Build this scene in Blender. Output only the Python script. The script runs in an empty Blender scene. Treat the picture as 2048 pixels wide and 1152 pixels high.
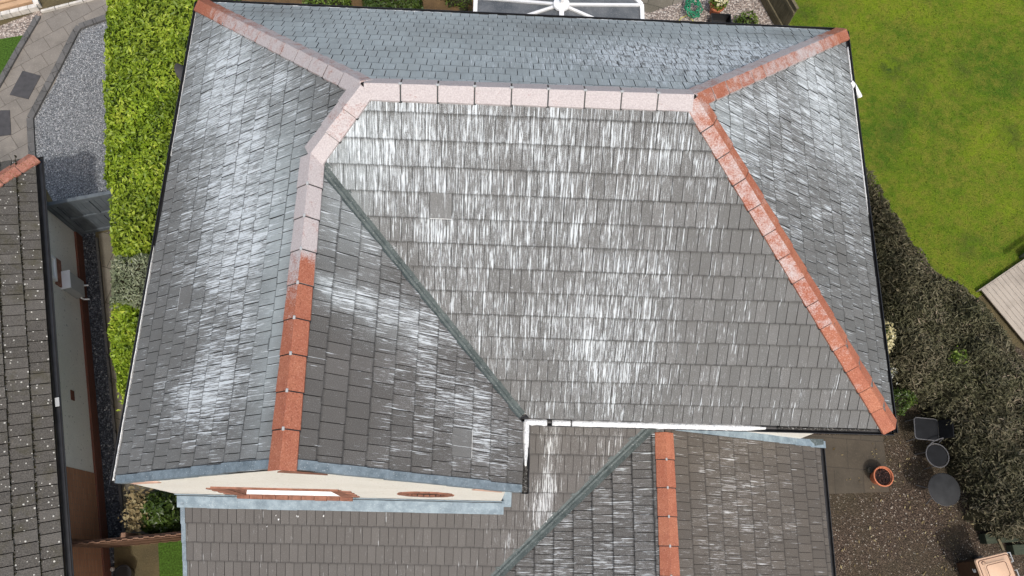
import bpy, math, random
import numpy as np
from mathutils import Vector, Matrix
random.seed(7); RNG = np.random.default_rng(11)
SC = bpy.context.scene
COL = SC.collection

# ---------------------------------------------------------------- camera, sky, sun, exposure
CAM_LOC = (5.156, -2.073, 12.256); CAM_ROT = (0.325, -0.045, 0.019); FPX = 1628.7
cd = bpy.data.cameras.new("camera"); cam = bpy.data.objects.new("camera", cd); COL.objects.link(cam)
cam.location = CAM_LOC; cam.rotation_euler = CAM_ROT
cd.sensor_width = 36; cd.lens = FPX/2048*36; cd.clip_end = 2000; cd.clip_start = .1
SC.camera = cam
SUN_DIR = Vector((.40, -1.45, 2.6)).normalized()
w = bpy.data.worlds.new("World"); SC.world = w; w.use_nodes = True
nt = w.node_tree; nt.nodes.clear()
sky = nt.nodes.new('ShaderNodeTexSky'); sky.sky_type = 'NISHITA'; sky.sun_disc = False
sky.sun_elevation = math.asin(SUN_DIR.z); sky.sun_rotation = math.atan2(SUN_DIR.x, SUN_DIR.y)
sky.dust_density = 5.0; sky.air_density = 1.5; sky.ozone_density = 1.0
bg = nt.nodes.new('ShaderNodeBackground'); bg.inputs[1].default_value = .15
wo = nt.nodes.new('ShaderNodeOutputWorld')
nt.links.new(sky.outputs[0], bg.inputs[0]); nt.links.new(bg.outputs[0], wo.inputs[0])
sl = bpy.data.lights.new("sun", 'SUN'); sl.energy = 2.0; sl.angle = math.radians(1.5); sl.color = (1, .98, .955)
so = bpy.data.objects.new("sun", sl); COL.objects.link(so)
so.rotation_euler = SUN_DIR.to_track_quat('Z', 'Y').to_euler(); so.location = (5, -20, 30)
SC.view_settings.view_transform = 'Standard'; SC.view_settings.look = 'None'
SC.view_settings.exposure = 0.12; SC.view_settings.gamma = 1

# ---------------------------------------------------------------- helpers
RM = np.array(cam.rotation_euler.to_matrix())
def ray(u, v): return RM @ np.array([(u-1024)/FPX, -(v-576)/FPX, -1.])
def at(u, v, z):
    d = ray(u, v); k = (z-CAM_LOC[2])/d[2]
    return (CAM_LOC[0]+k*d[0], CAM_LOC[1]+k*d[1], z)
GZ = -5.0

def V(p): return np.array(p, float)
def unit(p): p = V(p); return p/np.linalg.norm(p)

class MB:
    """collects polygons with optional uv + colour, becomes ONE mesh object"""
    def __init__(s): s.v = []; s.f = []; s.uv = []; s.c = []; s.smooth = False
    def poly(s, pts, uv=None, col=(0, 0, 0, 1)):
        i = len(s.v); n = len(pts)
        s.v += [tuple(p) for p in pts]; s.f.append(tuple(range(i, i+n)))
        s.uv += list(uv) if uv is not None else [(p[0], p[1]) for p in pts]
        s.c += col if isinstance(col, list) else [col]*n
    def prism(s, top, down, uv=None, col=(0, 0, 0, 1), bottom=False, side=None):
        top = [V(p) for p in top]; down = V(down); n = len(top)
        s.poly(top, uv, col)
        bot = [p+down for p in top]
        for i in range(n):
            j = (i+1) % n
            u = None if uv is None else [uv[i], uv[j], uv[j], uv[i]]
            c = side if side else ([col[i], col[j], col[j], col[i]] if isinstance(col, list) else col)
            s.poly([top[j], top[i], bot[i], bot[j]], None if u is None else [u[1], u[0], u[3], u[2]], c)
        if bottom: s.poly(bot[::-1], None if uv is None else uv[::-1], col[::-1] if isinstance(col, list) else col)
    def box(s, c, sx, sy, sz, ax=(1, 0, 0), ay=(0, 1, 0), az=None, col=(0, 0, 0, 1), taper=1.0):
        c = V(c); ax = unit(ax); ay = unit(ay); az = unit(np.cross(ax, ay)) if az is None else unit(az)
        P = lambda i, j, k: c+ax*sx/2*i*(taper if k < 0 else 1)+ay*sy/2*j*(taper if k < 0 else 1)+az*sz/2*k
        for f in (((-1,-1,1),(1,-1,1),(1,1,1),(-1,1,1)), ((-1,1,-1),(1,1,-1),(1,-1,-1),(-1,-1,-1)),
                  ((-1,-1,-1),(1,-1,-1),(1,-1,1),(-1,-1,1)), ((1,1,-1),(-1,1,-1),(-1,1,1),(1,1,1)),
                  ((1,-1,-1),(1,1,-1),(1,1,1),(1,-1,1)), ((-1,1,-1),(-1,-1,-1),(-1,-1,1),(-1,1,1))):
            pts = [P(*q) for q in f]
            a, b = (0, 1) if f[0][2] == f[2][2] else ((0, 2) if f[0][1] == f[2][1] else (1, 2))
            L = [np.array((np.dot(q, ax), np.dot(q, ay), np.dot(q, az))) for q in pts]
            s.poly(pts, [(q[a], q[b]) for q in L], col)
    def bar(s, p, q, wd, ht, up=(0, 0, 1), col=(0, 0, 0, 1)):
        p = V(p); q = V(q); d = unit(q-p); sd = np.cross(up, d); sd = unit(sd) if np.linalg.norm(sd) > 1e-6 else V((1, 0, 0))
        s.box((p+q)/2, np.linalg.norm(q-p), wd, ht, d, sd, np.cross(d, sd), col)
    def tube(s, path, r, n=8, closed=False, cap=True, col=(0, 0, 0, 1)):
        path = [V(p) for p in path]; m = len(path); rings = []
        rr = r if isinstance(r, (list, tuple)) else [r]*m
        ref = V((.3, .2, .93))
        for i in range(m):
            a = path[(i-1) % m] if (closed or i > 0) else path[i]; b = path[(i+1) % m] if (closed or i < m-1) else path[i]
            d = unit(b-a); x = unit(np.cross(d, ref)) if abs(np.dot(d, unit(ref))) < .98 else unit(np.cross(d, (1, 0, 0))); y = np.cross(d, x)
            rings.append([path[i]+rr[i]*(x*math.cos(k*2*math.pi/n)+y*math.sin(k*2*math.pi/n)) for k in range(n)])
        for i in range(m if closed else m-1):
            A = rings[i]; B = rings[(i+1) % m]
            for k in range(n): s.poly([A[k], A[(k+1) % n], B[(k+1) % n], B[k]], None, col)
        if cap and not closed: s.poly(rings[0][::-1], None, col); s.poly(rings[-1], None, col)
    def lathe(s, c, prof, n=32, col=(0, 0, 0, 1)):
        c = V(c)
        R = [[c+V((r*math.cos(k*2*math.pi/n), r*math.sin(k*2*math.pi/n), z)) for k in range(n)] for r, z in prof]
        for A, B in zip(R, R[1:]):
            for k in range(n): s.poly([A[k], A[(k+1) % n], B[(k+1) % n], B[k]], None, col)
    def build(s, name, m, parent=None, smooth=False, bevel=0, merge=False):
        o0 = V((0, 0, 0)); q = parent
        while q is not None: o0 = o0+V(q.location); q = q.parent
        me = bpy.data.meshes.new(name)
        vs = np.array(s.v, float)-o0
        me.from_pydata(vs.tolist(), [], s.f)
        ul = me.uv_layers.new(name="UVMap"); ul.data.foreach_set('uv', np.array(s.uv, np.float32).ravel())
        ca = me.color_attributes.new("mark", 'FLOAT_COLOR', 'CORNER')
        ca.data.foreach_set('color', np.array([tuple(c)[:4] if len(c) > 3 else tuple(c)+(1,) for c in s.c], np.float32).ravel())
        if isinstance(m, str): m = M[m]
        me.materials.append(m)
        if merge or smooth or bevel:
            import bmesh
            bm = bmesh.new(); bm.from_mesh(me); bmesh.ops.remove_doubles(bm, verts=bm.verts, dist=1e-5)
            bmesh.ops.recalc_face_normals(bm, faces=bm.faces); bm.to_mesh(me); bm.free()
        if smooth: me.polygons.foreach_set('use_smooth', [True]*len(me.polygons))
        ob = bpy.data.objects.new(name, me); COL.objects.link(ob)
        if parent is not None: ob.parent = parent
        if bevel:
            b = ob.modifiers.new('bevel', 'BEVEL'); b.width = bevel; b.segments = 2; b.limit_method = 'ANGLE'
        if smooth and smooth != 'all':
            try: me.set_sharp_from_angle(angle=math.radians(40))
            except Exception: pass
        return ob

def tag(o, label=None, cat=None, group=None, kind=None):
    if label: o['label'] = label
    if cat: o['category'] = cat
    if group: o['group'] = group
    if kind: o['kind'] = kind
    return o
def thing(name, loc, label, cat, group=None):
    o = bpy.data.objects.new(name, None); COL.objects.link(o); o.location = loc; o.empty_display_size = .2
    return tag(o, label, cat, group)

# ---------------------------------------------------------------- materials
M = {}
class NT:
    def __init__(s, name):
        s.m = bpy.data.materials.new(name); s.m.use_nodes = True; s.t = s.m.node_tree; s.t.nodes.clear()
        s.out = s.t.nodes.new('ShaderNodeOutputMaterial'); s.p = s.t.nodes.new('ShaderNodeBsdfPrincipled')
        s.t.links.new(s.p.outputs[0], s.out.inputs[0]); M[name] = s.m
    def n(s, typ, **kw):
        x = s.t.nodes.new('ShaderNode'+typ)
        for k, v in kw.items(): setattr(x, k, v)
        return x
    def set(s, inp, v):
        if hasattr(v, 'is_output') or isinstance(v, bpy.types.NodeSocket): s.t.links.new(v, inp)
        elif v is not None:
            if isinstance(v, (tuple, list)) and len(v) == 3 and inp.type == 'RGBA': v = (*v, 1)
            inp.default_value = v
    def math(s, op, a, b=None, c=None, clamp=False):
        x = s.n('Math', operation=op, use_clamp=clamp); s.set(x.inputs[0], a)
        if b is not None: s.set(x.inputs[1], b)
        if c is not None: s.set(x.inputs[2], c)
        return x.outputs[0]
    def mix(s, f, a, b, bt='MIX'):
        x = s.n('Mix', data_type='RGBA', blend_type=bt); s.set(x.inputs[0], f); s.set(x.inputs[6], a); s.set(x.inputs[7], b); return x.outputs[2]
    def vmul(s, v, k):
        x = s.n('VectorMath', operation='MULTIPLY'); s.set(x.inputs[0], v); x.inputs[1].default_value = k; return x.outputs[0]
    def noise(s, v, scale=1., detail=3., rough=.55, dist=0.):
        x = s.n('TexNoise'); s.set(x.inputs['Vector'], v); x.inputs['Scale'].default_value = scale; x.inputs['Detail'].default_value = detail
        x.inputs['Roughness'].default_value = rough; x.inputs['Distortion'].default_value = dist; return x.outputs[0]
    def voro(s, v, scale=1., out='Distance', feature='F1', rnd=1.):
        x = s.n('TexVoronoi', feature=feature); s.set(x.inputs['Vector'], v); x.inputs['Scale'].default_value = scale
        x.inputs['Randomness'].default_value = rnd; return x.outputs[out]
    def rng(s, v, a, b, c=0., d=1.):
        x = s.n('MapRange', clamp=True); s.set(x.inputs[0], v); s.set(x.inputs[1], a); s.set(x.inputs[2], b); s.set(x.inputs[3], c); s.set(x.inputs[4], d); return x.outputs[0]
    def ramp(s, v, stops):
        x = s.n('ValToRGB'); s.set(x.inputs[0], v); r = x.color_ramp
        while len(r.elements) < len(stops): r.elements.new(.5)
        for e, (p, c) in zip(r.elements, stops): e.position = p; e.color = (*c, 1)
        return x.outputs[0]
    def uv(s): return s.n('UVMap', uv_map='UVMap').outputs[0]
    def obj(s): return s.n('TexCoord').outputs['Object']
    def mark(s):
        a = s.n('Attribute', attribute_name='mark'); x = s.n('SeparateColor'); s.t.links.new(a.outputs[0], x.inputs[0]); return x.outputs
    def bump(s, h, st=.4, d=.01):
        x = s.n('Bump'); x.inputs['Strength'].default_value = st; x.inputs['Distance'].default_value = d; s.set(x.inputs['Height'], h)
        s.t.links.new(x.outputs[0], s.p.inputs['Normal'])
    def fin(s, col, rough=.7, spec=.3, metal=0.):
        s.set(s.p.inputs['Base Color'], col); s.set(s.p.inputs['Roughness'], rough); s.p.inputs['Specular IOR Level'].default_value = spec
        s.p.inputs['Metallic'].default_value = metal; return s.m

def plain(name, col, rough=.6, spec=.3, metal=0., var=.12, scale=6., bump=0.):
    t = NT(name); o = t.obj(); n = t.noise(o, scale, 5, .6)
    f = t.rng(n, .3, .7, 1-var, 1+var)
    x = t.n('VectorMath', operation='SCALE'); x.inputs[0].default_value = col; t.set(x.inputs[3], f)
    if bump: t.bump(t.noise(o, scale*8, 3), bump, .005)
    return t.fin(x.outputs[0], rough, spec, metal)

def tile_material(name, base, dark, white, film):
    t = NT(name); uv = t.uv(); mk = t.mark()          # R residue density, G per tile random, B film
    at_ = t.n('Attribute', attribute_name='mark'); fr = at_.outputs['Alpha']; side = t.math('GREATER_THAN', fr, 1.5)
    cx = t.n('CombineXYZ'); t.set(cx.inputs[0], t.math('MULTIPLY', mk[1], 53.)); t.set(cx.inputs[1], t.math('MULTIPLY', mk[1], 17.))
    ad = t.n('VectorMath', operation='ADD'); t.set(ad.inputs[0], uv); t.t.links.new(cx.outputs[0], ad.inputs[1]); uvt = ad.outputs[0]
    broad = t.noise(t.vmul(uv, (1.9, 1.1, 1)), 1, 4, .65)
    dp = t.math('ADD', mk[0], t.math('MULTIPLY', t.math('SUBTRACT', broad, .5), .9), clamp=True)
    def layer(n, lo0, k, wd, amt):
        lo = t.math('MULTIPLY_ADD', dp, -k, lo0)
        return t.math('MULTIPLY', t.rng(n, lo, t.math('ADD', lo, wd)), amt)
    st = t.noise(t.vmul(uv, (46, 1.8, 1)), 1, 4, .62, .3)            # long runs crossing several courses
    s2 = t.noise(t.vmul(uvt, (78, 5.5, 1)), 1, 3, .65)               # short strands, one tile at a time
    fine = t.noise(t.vmul(uv, (130, 85, 1)), 1, 2, .7)               # frost of specks
    l1 = layer(st, .70, .24, .035, .85); l4 = layer(t.noise(t.vmul(uv, (15, 3.6, 1)), 1, 5, .7, .6), .74, .20, .04, .55); l2 = layer(s2, .68, .23, .08, .55); l3 = layer(fine, .62, .18, .14, .42)
    inv = t.math('MULTIPLY', t.math('MULTIPLY', t.math('SUBTRACT', 1., l1), t.math('SUBTRACT', 1., l4)), t.math('MULTIPLY', t.math('SUBTRACT', 1., l2), t.math('SUBTRACT', 1., l3)))
    mask = t.math('SUBTRACT', 1., inv)
    b = t.mix(t.math('MULTIPLY', mk[1], 1., clamp=True), dark, base)
    b = t.mix(t.rng(fine, .35, .65, 0, .35), b, tuple(c*1.55 for c in base))
    b = t.mix(t.math('MULTIPLY', mk[2], t.rng(broad, .25, .7, .65, 1.), clamp=True), b, film)
    dk = t.math('MULTIPLY', t.rng(t.noise(t.vmul(uv, (44, 2.8, 1)), 1, 4, .65, .4), .42, .36), t.math('MULTIPLY', dp, .85))   # dark runs rinsed clean between the residue
    col = t.mix(dk, t.mix(mask, b, white), tuple(q*.6 for q in dark))
    dk2 = t.math('MULTIPLY', t.rng(t.noise(t.vmul(uv, (13, 5.5, 3.)), 1, 4, .7, .8), .47, .40), t.math('MULTIPLY', mk[2], t.rng(dp, .45, .85, 0, .85)))   # film torn open in tufts
    col = t.mix(dk2, col, dark)
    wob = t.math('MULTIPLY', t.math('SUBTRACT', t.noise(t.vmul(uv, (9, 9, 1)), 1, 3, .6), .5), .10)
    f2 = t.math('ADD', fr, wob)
    edge = t.math('MAXIMUM', t.rng(f2, .015, .055, 1, 0), t.rng(f2, .79, .91, 0, .9))       # course shadow lines painted into the colour, with grime along the edges
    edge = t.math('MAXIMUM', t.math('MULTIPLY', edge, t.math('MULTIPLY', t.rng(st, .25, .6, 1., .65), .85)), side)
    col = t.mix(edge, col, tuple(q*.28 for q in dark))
    t.bump(t.math('ADD', t.math('MULTIPLY', fine, .6), t.math('MULTIPLY', mask, .5)), .5, .004)
    return t.fin(col, t.math('MULTIPLY_ADD', mask, .15, .62), .35)
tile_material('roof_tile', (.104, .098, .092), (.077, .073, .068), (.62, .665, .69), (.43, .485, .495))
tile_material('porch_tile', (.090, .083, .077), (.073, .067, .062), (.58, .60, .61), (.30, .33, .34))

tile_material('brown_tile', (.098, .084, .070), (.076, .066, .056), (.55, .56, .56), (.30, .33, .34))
def terracotta():
    t = NT('terracotta'); o = t.obj(); mk = t.mark(); uv = t.uv()
    n1 = t.noise(o, 5, 5, .65); n2 = t.noise(o, 55, 3, .7); n3 = t.noise(o, 28, 2, .5)
    base = t.mix(t.rng(n1, .3, .7), (.33, .115, .068), (.44, .175, .10))
    base = t.mix(t.math('MULTIPLY', mk[1], .55), base, (.33, .10, .06))
    base = t.mix(t.rng(n2, .36, .46, .7, 0), base, (.17, .055, .03)); base = t.mix(t.rng(n2, .56, .66, 0, .5), base, (.58, .34, .25))
    pits = t.rng(t.voro(o, 34), .10, .16, 1, 0)
    base = t.mix(t.math('MULTIPLY', pits, t.rng(n1, .5, .62, 0, .9)), base, (.06, .025, .02))
    lo = t.math('MULTIPLY_ADD', mk[0], -.62, .82)
    sig = t.math('ADD', t.math('MULTIPLY', n1, .62), t.math('MULTIPLY', n2, .38))
    m = t.rng(sig, lo, t.math('ADD', lo, .22), 0, .96)
    col = t.mix(m, base, t.mix(t.rng(n2, .35, .65), (.40, .36, .36), (.53, .495, .49)))
    t.bump(t.math('ADD', n2, t.math('MULTIPLY', pits, -.6)), .5, .006)
    return t.fin(col, .7, .3)
terracotta()
def lead(name, a, b):
    t = NT(name); o = t.obj(); n = t.noise(o, 7, 5, .65); n2 = t.noise(o, 60, 3, .6)
    c = t.mix(t.rng(n, .35, .65), a, b); c = t.mix(t.rng(n2, .62, .7, 0, .7), c, (.6, .62, .62))
    t.bump(n, .4, .01); return t.fin(c, .55, .4, .0)
lead('lead_flashing', (.15, .20, .235), (.26, .325, .365)); lead('verge_lead', (.11, .145, .17), (.20, .25, .285))
lead('valley_lead', (.050, .066, .066), (.10, .122, .12))
plain('dark_underlay', (.02, .019, .018), .9, .1)
plain('black_plastic', (.018, .018, .019), .35, .5, var=.3)
plain('white_plastic', (.8, .8, .8), .35, .5, var=.04)
plain('grey_plastic', (.38, .39, .39), .5, .4, var=.05)
def residue():
    t = NT('white_residue'); o = t.obj(); n = t.noise(o, 30, 4, .7)
    t.bump(n, 1., .02); return t.fin(t.mix(t.rng(n, .35, .55), (.55, .56, .56), (.84, .85, .84)), .8, .2)
residue()
def wet_debris():
    t = NT('gutter_debris'); o = t.obj(); n = t.noise(o, 40, 4, .7)
    t.bump(n, 1., .02); return t.fin(t.ramp(n, [(.35, (.02, .02, .018)), (.55, (.05, .045, .04)), (.64, (.4, .4, .38))]), .7, .3)
wet_debris()
def harling(name, a, b, spots):
    t = NT(name); o = t.obj(); n = t.noise(o, 60, 3, .7); n2 = t.noise(o, 1.6, 4, .6)
    c = t.mix(t.rng(n, .3, .6), b, a); c = t.mix(t.rng(n2, .45, .7, 0, .45), c, b)
    c = t.mix(t.rng(t.noise(o, 14, 2, .5), .66, .72, 0, .5), c, spots)
    t.bump(n, .8, .012); return t.fin(c, .9, .15)
harling('cream_render', (.87, .85, .79), (.72, .685, .60), (.45, .36, .26))
harling('grey_render', (.84, .81, .73), (.68, .65, .58), (.20, .19, .17))
def brickmat(name, a, b, mo, bw=.225, bh=.075, ax='xz'):
    t = NT(name); uv = t.uv(); n = t.noise(t.obj(), 9, 4, .6)
    x = t.n('TexBrick'); t.set(x.inputs['Vector'], uv); x.inputs['Scale'].default_value = 1; x.inputs['Brick Width'].default_value = bw; x.inputs['Row Height'].default_value = bh
    x.inputs['Mortar Size'].default_value = .008; x.inputs['Color1'].default_value = (*a, 1); x.inputs['Color2'].default_value = (*b, 1); x.inputs['Mortar'].default_value = (*mo, 1)
    c = t.mix(t.rng(n, .3, .7, 0, .4), x.outputs[0], b); t.bump(t.math('SUBTRACT', 1, x.outputs[1]), .6, .01)
    return t.fin(c, .85, .2)
brickmat('brown_brick', (.46, .23, .125), (.36, .17, .095), (.27, .19, .13))
brickmat('plinth_brick', (.20, .075, .05), (.15, .06, .04), (.13, .08, .06))
plain('red_sandstone', (.25, .118, .08), .85, .2, var=.35, scale=9, bump=.5)
plain('brown_frame', (.030, .016, .010), .5, .35, var=.3, scale=14)
plain('pink_sandstone', (.62, .40, .31), .85, .2, var=.2, scale=9, bump=.4)
def glassmat(name, col, rough=.08):
    t = NT(name); n = t.noise(t.obj(), 2.5, 4); t.fin(t.mix(t.rng(n, .3, .7), tuple(c*.8 for c in col), col), rough, .6)
glassmat('dark_glass', (.03, .033, .035)); glassmat('blind_glass', (.8, .8, .79), .25)
def polycarb():
    t = NT('conservatory_sheet'); o = t.obj(); n = t.noise(o, 3, 5, .65); n2 = t.noise(o, 45, 3, .75)
    c = t.mix(t.rng(n, .35, .65), (.075, .082, .088), (.14, .145, .15)); c = t.mix(t.rng(n2, .55, .7, 0, .6), c, (.34, .34, .34))
    return t.fin(c, .35, .5)
polycarb()

def gravel(name, scale, cols, bumpd=.02, dirt=None):
    t = NT(name); o = t.obj(); cc = t.voro(o, scale, 'Color'); d = t.voro(o, scale, 'Distance')
    s = t.n('SeparateColor'); t.t.links.new(cc, s.inputs[0]); n = t.noise(o, .9, 5, .6)
    c = t.ramp(s.outputs[0], cols)
    c = t.mix(t.rng(d, .35, .75, 0, .75), c, tuple(q*.25 for q in cols[0][1]))
    if dirt: c = t.mix(t.rng(n, .42, .62, 0, .75), c, dirt)
    t.bump(t.math('SUBTRACT', 1, d), 1., bumpd); return t.fin(c, .85, .25)
gravel('grey_gravel', 42, [(0, (.17, .18, .19)), (.5, (.27, .28, .29)), (.85, (.36, .37, .38)), (1, (.6, .6, .6))])
gravel('pink_gravel', 26, [(0, (.25, .2, .17)), (.5, (.42, .35, .30)), (1, (.62, .56, .5))])
gravel('patio_gravel', 42, [(0, (.045, .031, .022)), (.6, (.10, .070, .050)), (.93, (.17, .125, .09)), (1, (.5, .45, .38))], dirt=(.055, .044, .026))
gravel('dark_gravel', 34, [(0, (.04, .045, .055)), (.6, (.09, .10, .12)), (.95, (.18, .19, .20)), (1, (.45, .45, .45))])
def soilmat(name, a, b, spk):
    t = NT(name); o = t.obj(); n = t.noise(o, 1.6, 6, .65); n2 = t.noise(o, 40, 4, .7)
    c = t.mix(t.rng(n, .35, .65), a, b); c = t.mix(t.rng(n2, .6, .68, 0, .7), c, spk); c = t.mix(t.rng(n2, .3, .42, .6, 0), c, tuple(q*.3 for q in a))
    t.bump(n2, .8, .02); return t.fin(c, .95, .1)
soilmat('brown_soil', (.10, .065, .035), (.17, .11, .055), (.3, .24, .16))
soilmat('olive_earth', (.085, .07, .04), (.13, .105, .055), (.22, .19, .13))
def lawnmat():
    t = NT('lawn'); o = t.obj(); n = t.noise(o, .55, 5, .62); n2 = t.noise(o, 38, 4, .75); n3 = t.noise(o, 5.5, 4, .65)
    c = t.mix(t.rng(n, .38, .62), (.062, .125, .010), (.165, .225, .013)); c = t.mix(t.rng(n3, .42, .66, 0, .75), c, (.20, .19, .03))
    c = t.mix(t.rng(n2, .35, .5, .75, 0), c, (.030, .050, .006)); c = t.mix(t.rng(n2, .55, .7, 0, .6), c, (.24, .26, .04))
    mn = t.n('Mapping'); t.set(mn.inputs[0], o); mn.inputs[1].default_value = (3.3, 1.2, 0)
    nz = t.n('TexNoise'); t.set(nz.inputs['Vector'], o); nz.inputs['Scale'].default_value = 2.2; av = t.n('VectorMath', operation='MULTIPLY_ADD'); t.t.links.new(nz.outputs[1], av.inputs[0]); av.inputs[1].default_value = (.9, .5, 0); t.t.links.new(mn.outputs[0], av.inputs[2]); wp_ = av.outputs[0]
    pt = t.math('MULTIPLY', t.rng(t.voro(wp_, .8), .42, .06), t.rng(n3, .36, .58))
    c = t.mix(t.math('MULTIPLY', pt, .95), c, (.022, .060, .012))
    t.bump(n2, 1., .03); return t.fin(c, .9, .1)
lawnmat()
plain('green_grass', (.05, .10, .015), .9, .1, var=.6, scale=30, bump=1.)
def pavermat(name, a, b, mo, bw, bh, rot=0.):
    t = NT(name); o = t.obj(); mp = t.n('Mapping'); t.set(mp.inputs[0], o); mp.inputs[2].default_value = (0, 0, rot)
    x = t.n('TexBrick'); t.set(x.inputs['Vector'], mp.outputs[0]); x.inputs['Scale'].default_value = 1; x.inputs['Brick Width'].default_value = bw; x.inputs['Row Height'].default_value = bh
    x.inputs['Mortar Size'].default_value = .007; x.inputs['Color1'].default_value = (*a, 1); x.inputs['Color2'].default_value = (*b, 1); x.inputs['Mortar'].default_value = (*mo, 1)
    n = t.noise(o, 2.2, 6, .65); n2 = t.noise(o, 34, 3, .7)
    c = t.mix(t.rng(n, .4, .7, 0, .6), x.outputs[0], tuple(q*.6 for q in b)); c = t.mix(t.rng(n2, .55, .7, 0, .35), c, tuple(min(1, q*1.7) for q in a))
    t.bump(t.math('ADD', t.math('MULTIPLY', x.outputs[1], -1.), t.math('MULTIPLY', n2, .4)), .5, .008); return t.fin(c, .85, .2)
pavermat('path_paver', (.245, .22, .19), (.20, .182, .16), (.11, .095, .08), .52, .40, math.radians(-38))
pavermat('edging_block', (.145, .14, .135), (.11, .108, .105), (.05, .05, .048), .28, .6, math.radians(-30))
pavermat('old_slab', (.20, .18, .145), (.14, .125, .095), (.03, .028, .02), .62, .75, math.radians(14.8))
pavermat('patio_slab', (.088, .072, .053), (.072, .062, .048), (.055, .047, .038), .62, .62, .05)
plain('slate_slab', (.062, .060, .062), .7, .3, var=.2, scale=8, bump=.3)
def woodmat(name, a, b, sx, sy, rough=.8):
    t = NT(name); uv = t.uv(); n = t.noise(t.vmul(uv, (sx, sy, 1)), 1, 5, .65, .4); n2 = t.noise(t.obj(), 2.5, 4, .6)
    c = t.mix(t.rng(n, .3, .7), a, b); c = t.mix(t.rng(n2, .45, .7, 0, .5), c, tuple(q*.55 for q in a)); t.bump(n, .5, .006); return t.fin(c, rough, .2)
woodmat('fence_wood', (.155, .085, .055), (.25, .15, .10), 30, 2)
woodmat('deck_wood', (.33, .285, .235), (.46, .405, .34), 2, 45)
woodmat('old_wood', (.10, .085, .05), (.19, .16, .10), 30, 2)
woodmat('sleeper_wood', (.03, .04, .027), (.065, .075, .05), 3, 30)
woodmat('gate_paint', (.085, .10, .115), (.13, .15, .165), 20, 3, .6)
woodmat('tan_wood', (.42, .27, .16), (.55, .37, .23), 3, 30)
def leafmat(name, cols, rough=.45, spec=.4, trans=.25):
    t = NT(name); mk = t.mark(); c = t.ramp(mk[0], cols); o = t.obj()
    c = t.mix(t.math('MULTIPLY', t.rng(t.noise(o, .8, 4, .6), .35, .7), .45), c, t.ramp(mk[1], [(0, tuple(q*.75 for q in cols[0][1])), (1, tuple(q*1.0 for q in cols[-1][1]))]))
    t.fin(c, rough, spec)
    tr = t.n('BsdfTranslucent'); t.set(tr.inputs[0], c); ms = t.n('MixShader'); ms.inputs[0].default_value = trans
    t.t.links.new(t.p.outputs[0], ms.inputs[1]); t.t.links.new(tr.outputs[0], ms.inputs[2]); t.t.links.new(ms.outputs[0], t.out.inputs[0])
leafmat('laurel_leaf', [(0, (.045, .085, .008)), (.35, (.14, .225, .014)), (.75, (.29, .41, .024)), (1, (.50, .56, .08))])
leafmat('pale_leaf', [(0, (.11, .14, .07)), (.5, (.25, .29, .17)), (1, (.48, .5, .36))])
leafmat('hedge_leaf', [(0, (.040, .042, .020)), (.5, (.112, .112, .056)), (.8, (.22, .205, .13)), (1, (.38, .30, .22))], .6, .25)
leafmat('bush_leaf', [(0, (.028, .05, .010)), (.5, (.055, .095, .015)), (1, (.12, .17, .03))], .35, .5)
leafmat('dry_leaf', [(0, (.14, .10, .045)), (.5, (.26, .2, .10)), (1, (.42, .36, .2))], .6, .2)
leafmat('dead_leaf', [(0, (.05, .025, .02)), (.5, (.10, .05, .04)), (1, (.22, .08, .07))], .7, .2)
leafmat('garden_leaf', [(0, (.05, .09, .012)), (.5, (.10, .16, .02)), (1, (.22, .30, .04))])
leafmat('cream_petal', [(0, (.45, .40, .2)), (.5, (.62, .55, .3)), (1, (.78, .74, .55))], .6, .2)
leafmat('white_petal', [(0, (.35, .36, .3)), (.5, (.5, .5, .44)), (1, (.75, .75, .7))], .6, .2)
plain('twig', (.030, .028, .016), .9, .1, var=.5, scale=12)
plain('twig_green', (.034, .056, .010), .9, .1, var=.5, scale=12)
plain('bin_brown', (.050, .022, .012), .5, .4, var=.1)
plain('bin_lid_tan', (.60, .40, .27), .55, .35, var=.06)
plain('bin_groove', (.14, .07, .045), .6, .3)
plain('pot_clay', (.46, .155, .08), .75, .25, var=.15)
plain('pot_soil', (.020, .013, .012), .95, .1, var=.8, scale=40, bump=1)
plain('stone_grey', (.09, .085, .07), .9, .1, var=.4, scale=20, bump=.6)
plain('hose_green', (.015, .20, .095), .4, .5, var=.3)
plain('hose_yellow', (.45, .42, .12), .4, .5)
plain('chair_black', (.012, .013, .015), .6, .15, var=.3)
plain('chair_frame', (.10, .10, .105), .35, .5, var=.1)
plain('table_top', (.030, .031, .032), .65, .15, var=.2)
plain('petal_red', (.20, .03, .03), .8, .2)
plain('kerb_white', (.56, .53, .48), .85, .2, var=.25, scale=6, bump=.4)
def lichen_tile():
    t = NT('lichen_tile'); uv = t.uv(); o = t.obj(); mk = t.mark()
    n = t.noise(o, 2.5, 5, .65); n2 = t.noise(o, 50, 3, .7)
    b = t.mix(mk[1], (.060, .056, .050), (.10, .094, .085)); b = t.mix(t.rng(n2, .4, .65, 0, .5), b, (.20, .185, .165))
    b = t.mix(t.rng(n, .5, .68, 0, .65), b, (.06, .055, .03))
    cc = t.n('SeparateColor'); t.t.links.new(t.voro(o, 19, 'Color'), cc.inputs[0])
    sz = t.math('MULTIPLY_ADD', cc.outputs[0], .30, .0)
    spot = t.math('MULTIPLY', t.math('LESS_THAN', t.math('ADD', t.voro(o, 19), t.math('MULTIPLY', t.math('SUBTRACT', n2, .5), .12)), sz), t.math('GREATER_THAN', cc.outputs[1], .60))
    col = t.mix(t.math('MULTIPLY', spot, .9), b, (.58, .57, .52))
    col = t.mix(t.math('MULTIPLY', mk[2], t.rng(n2, .35, .5)), col, (.035, .033, .012))
    t.bump(n2, .7, .006); return t.fin(col, .9, .15)
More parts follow.
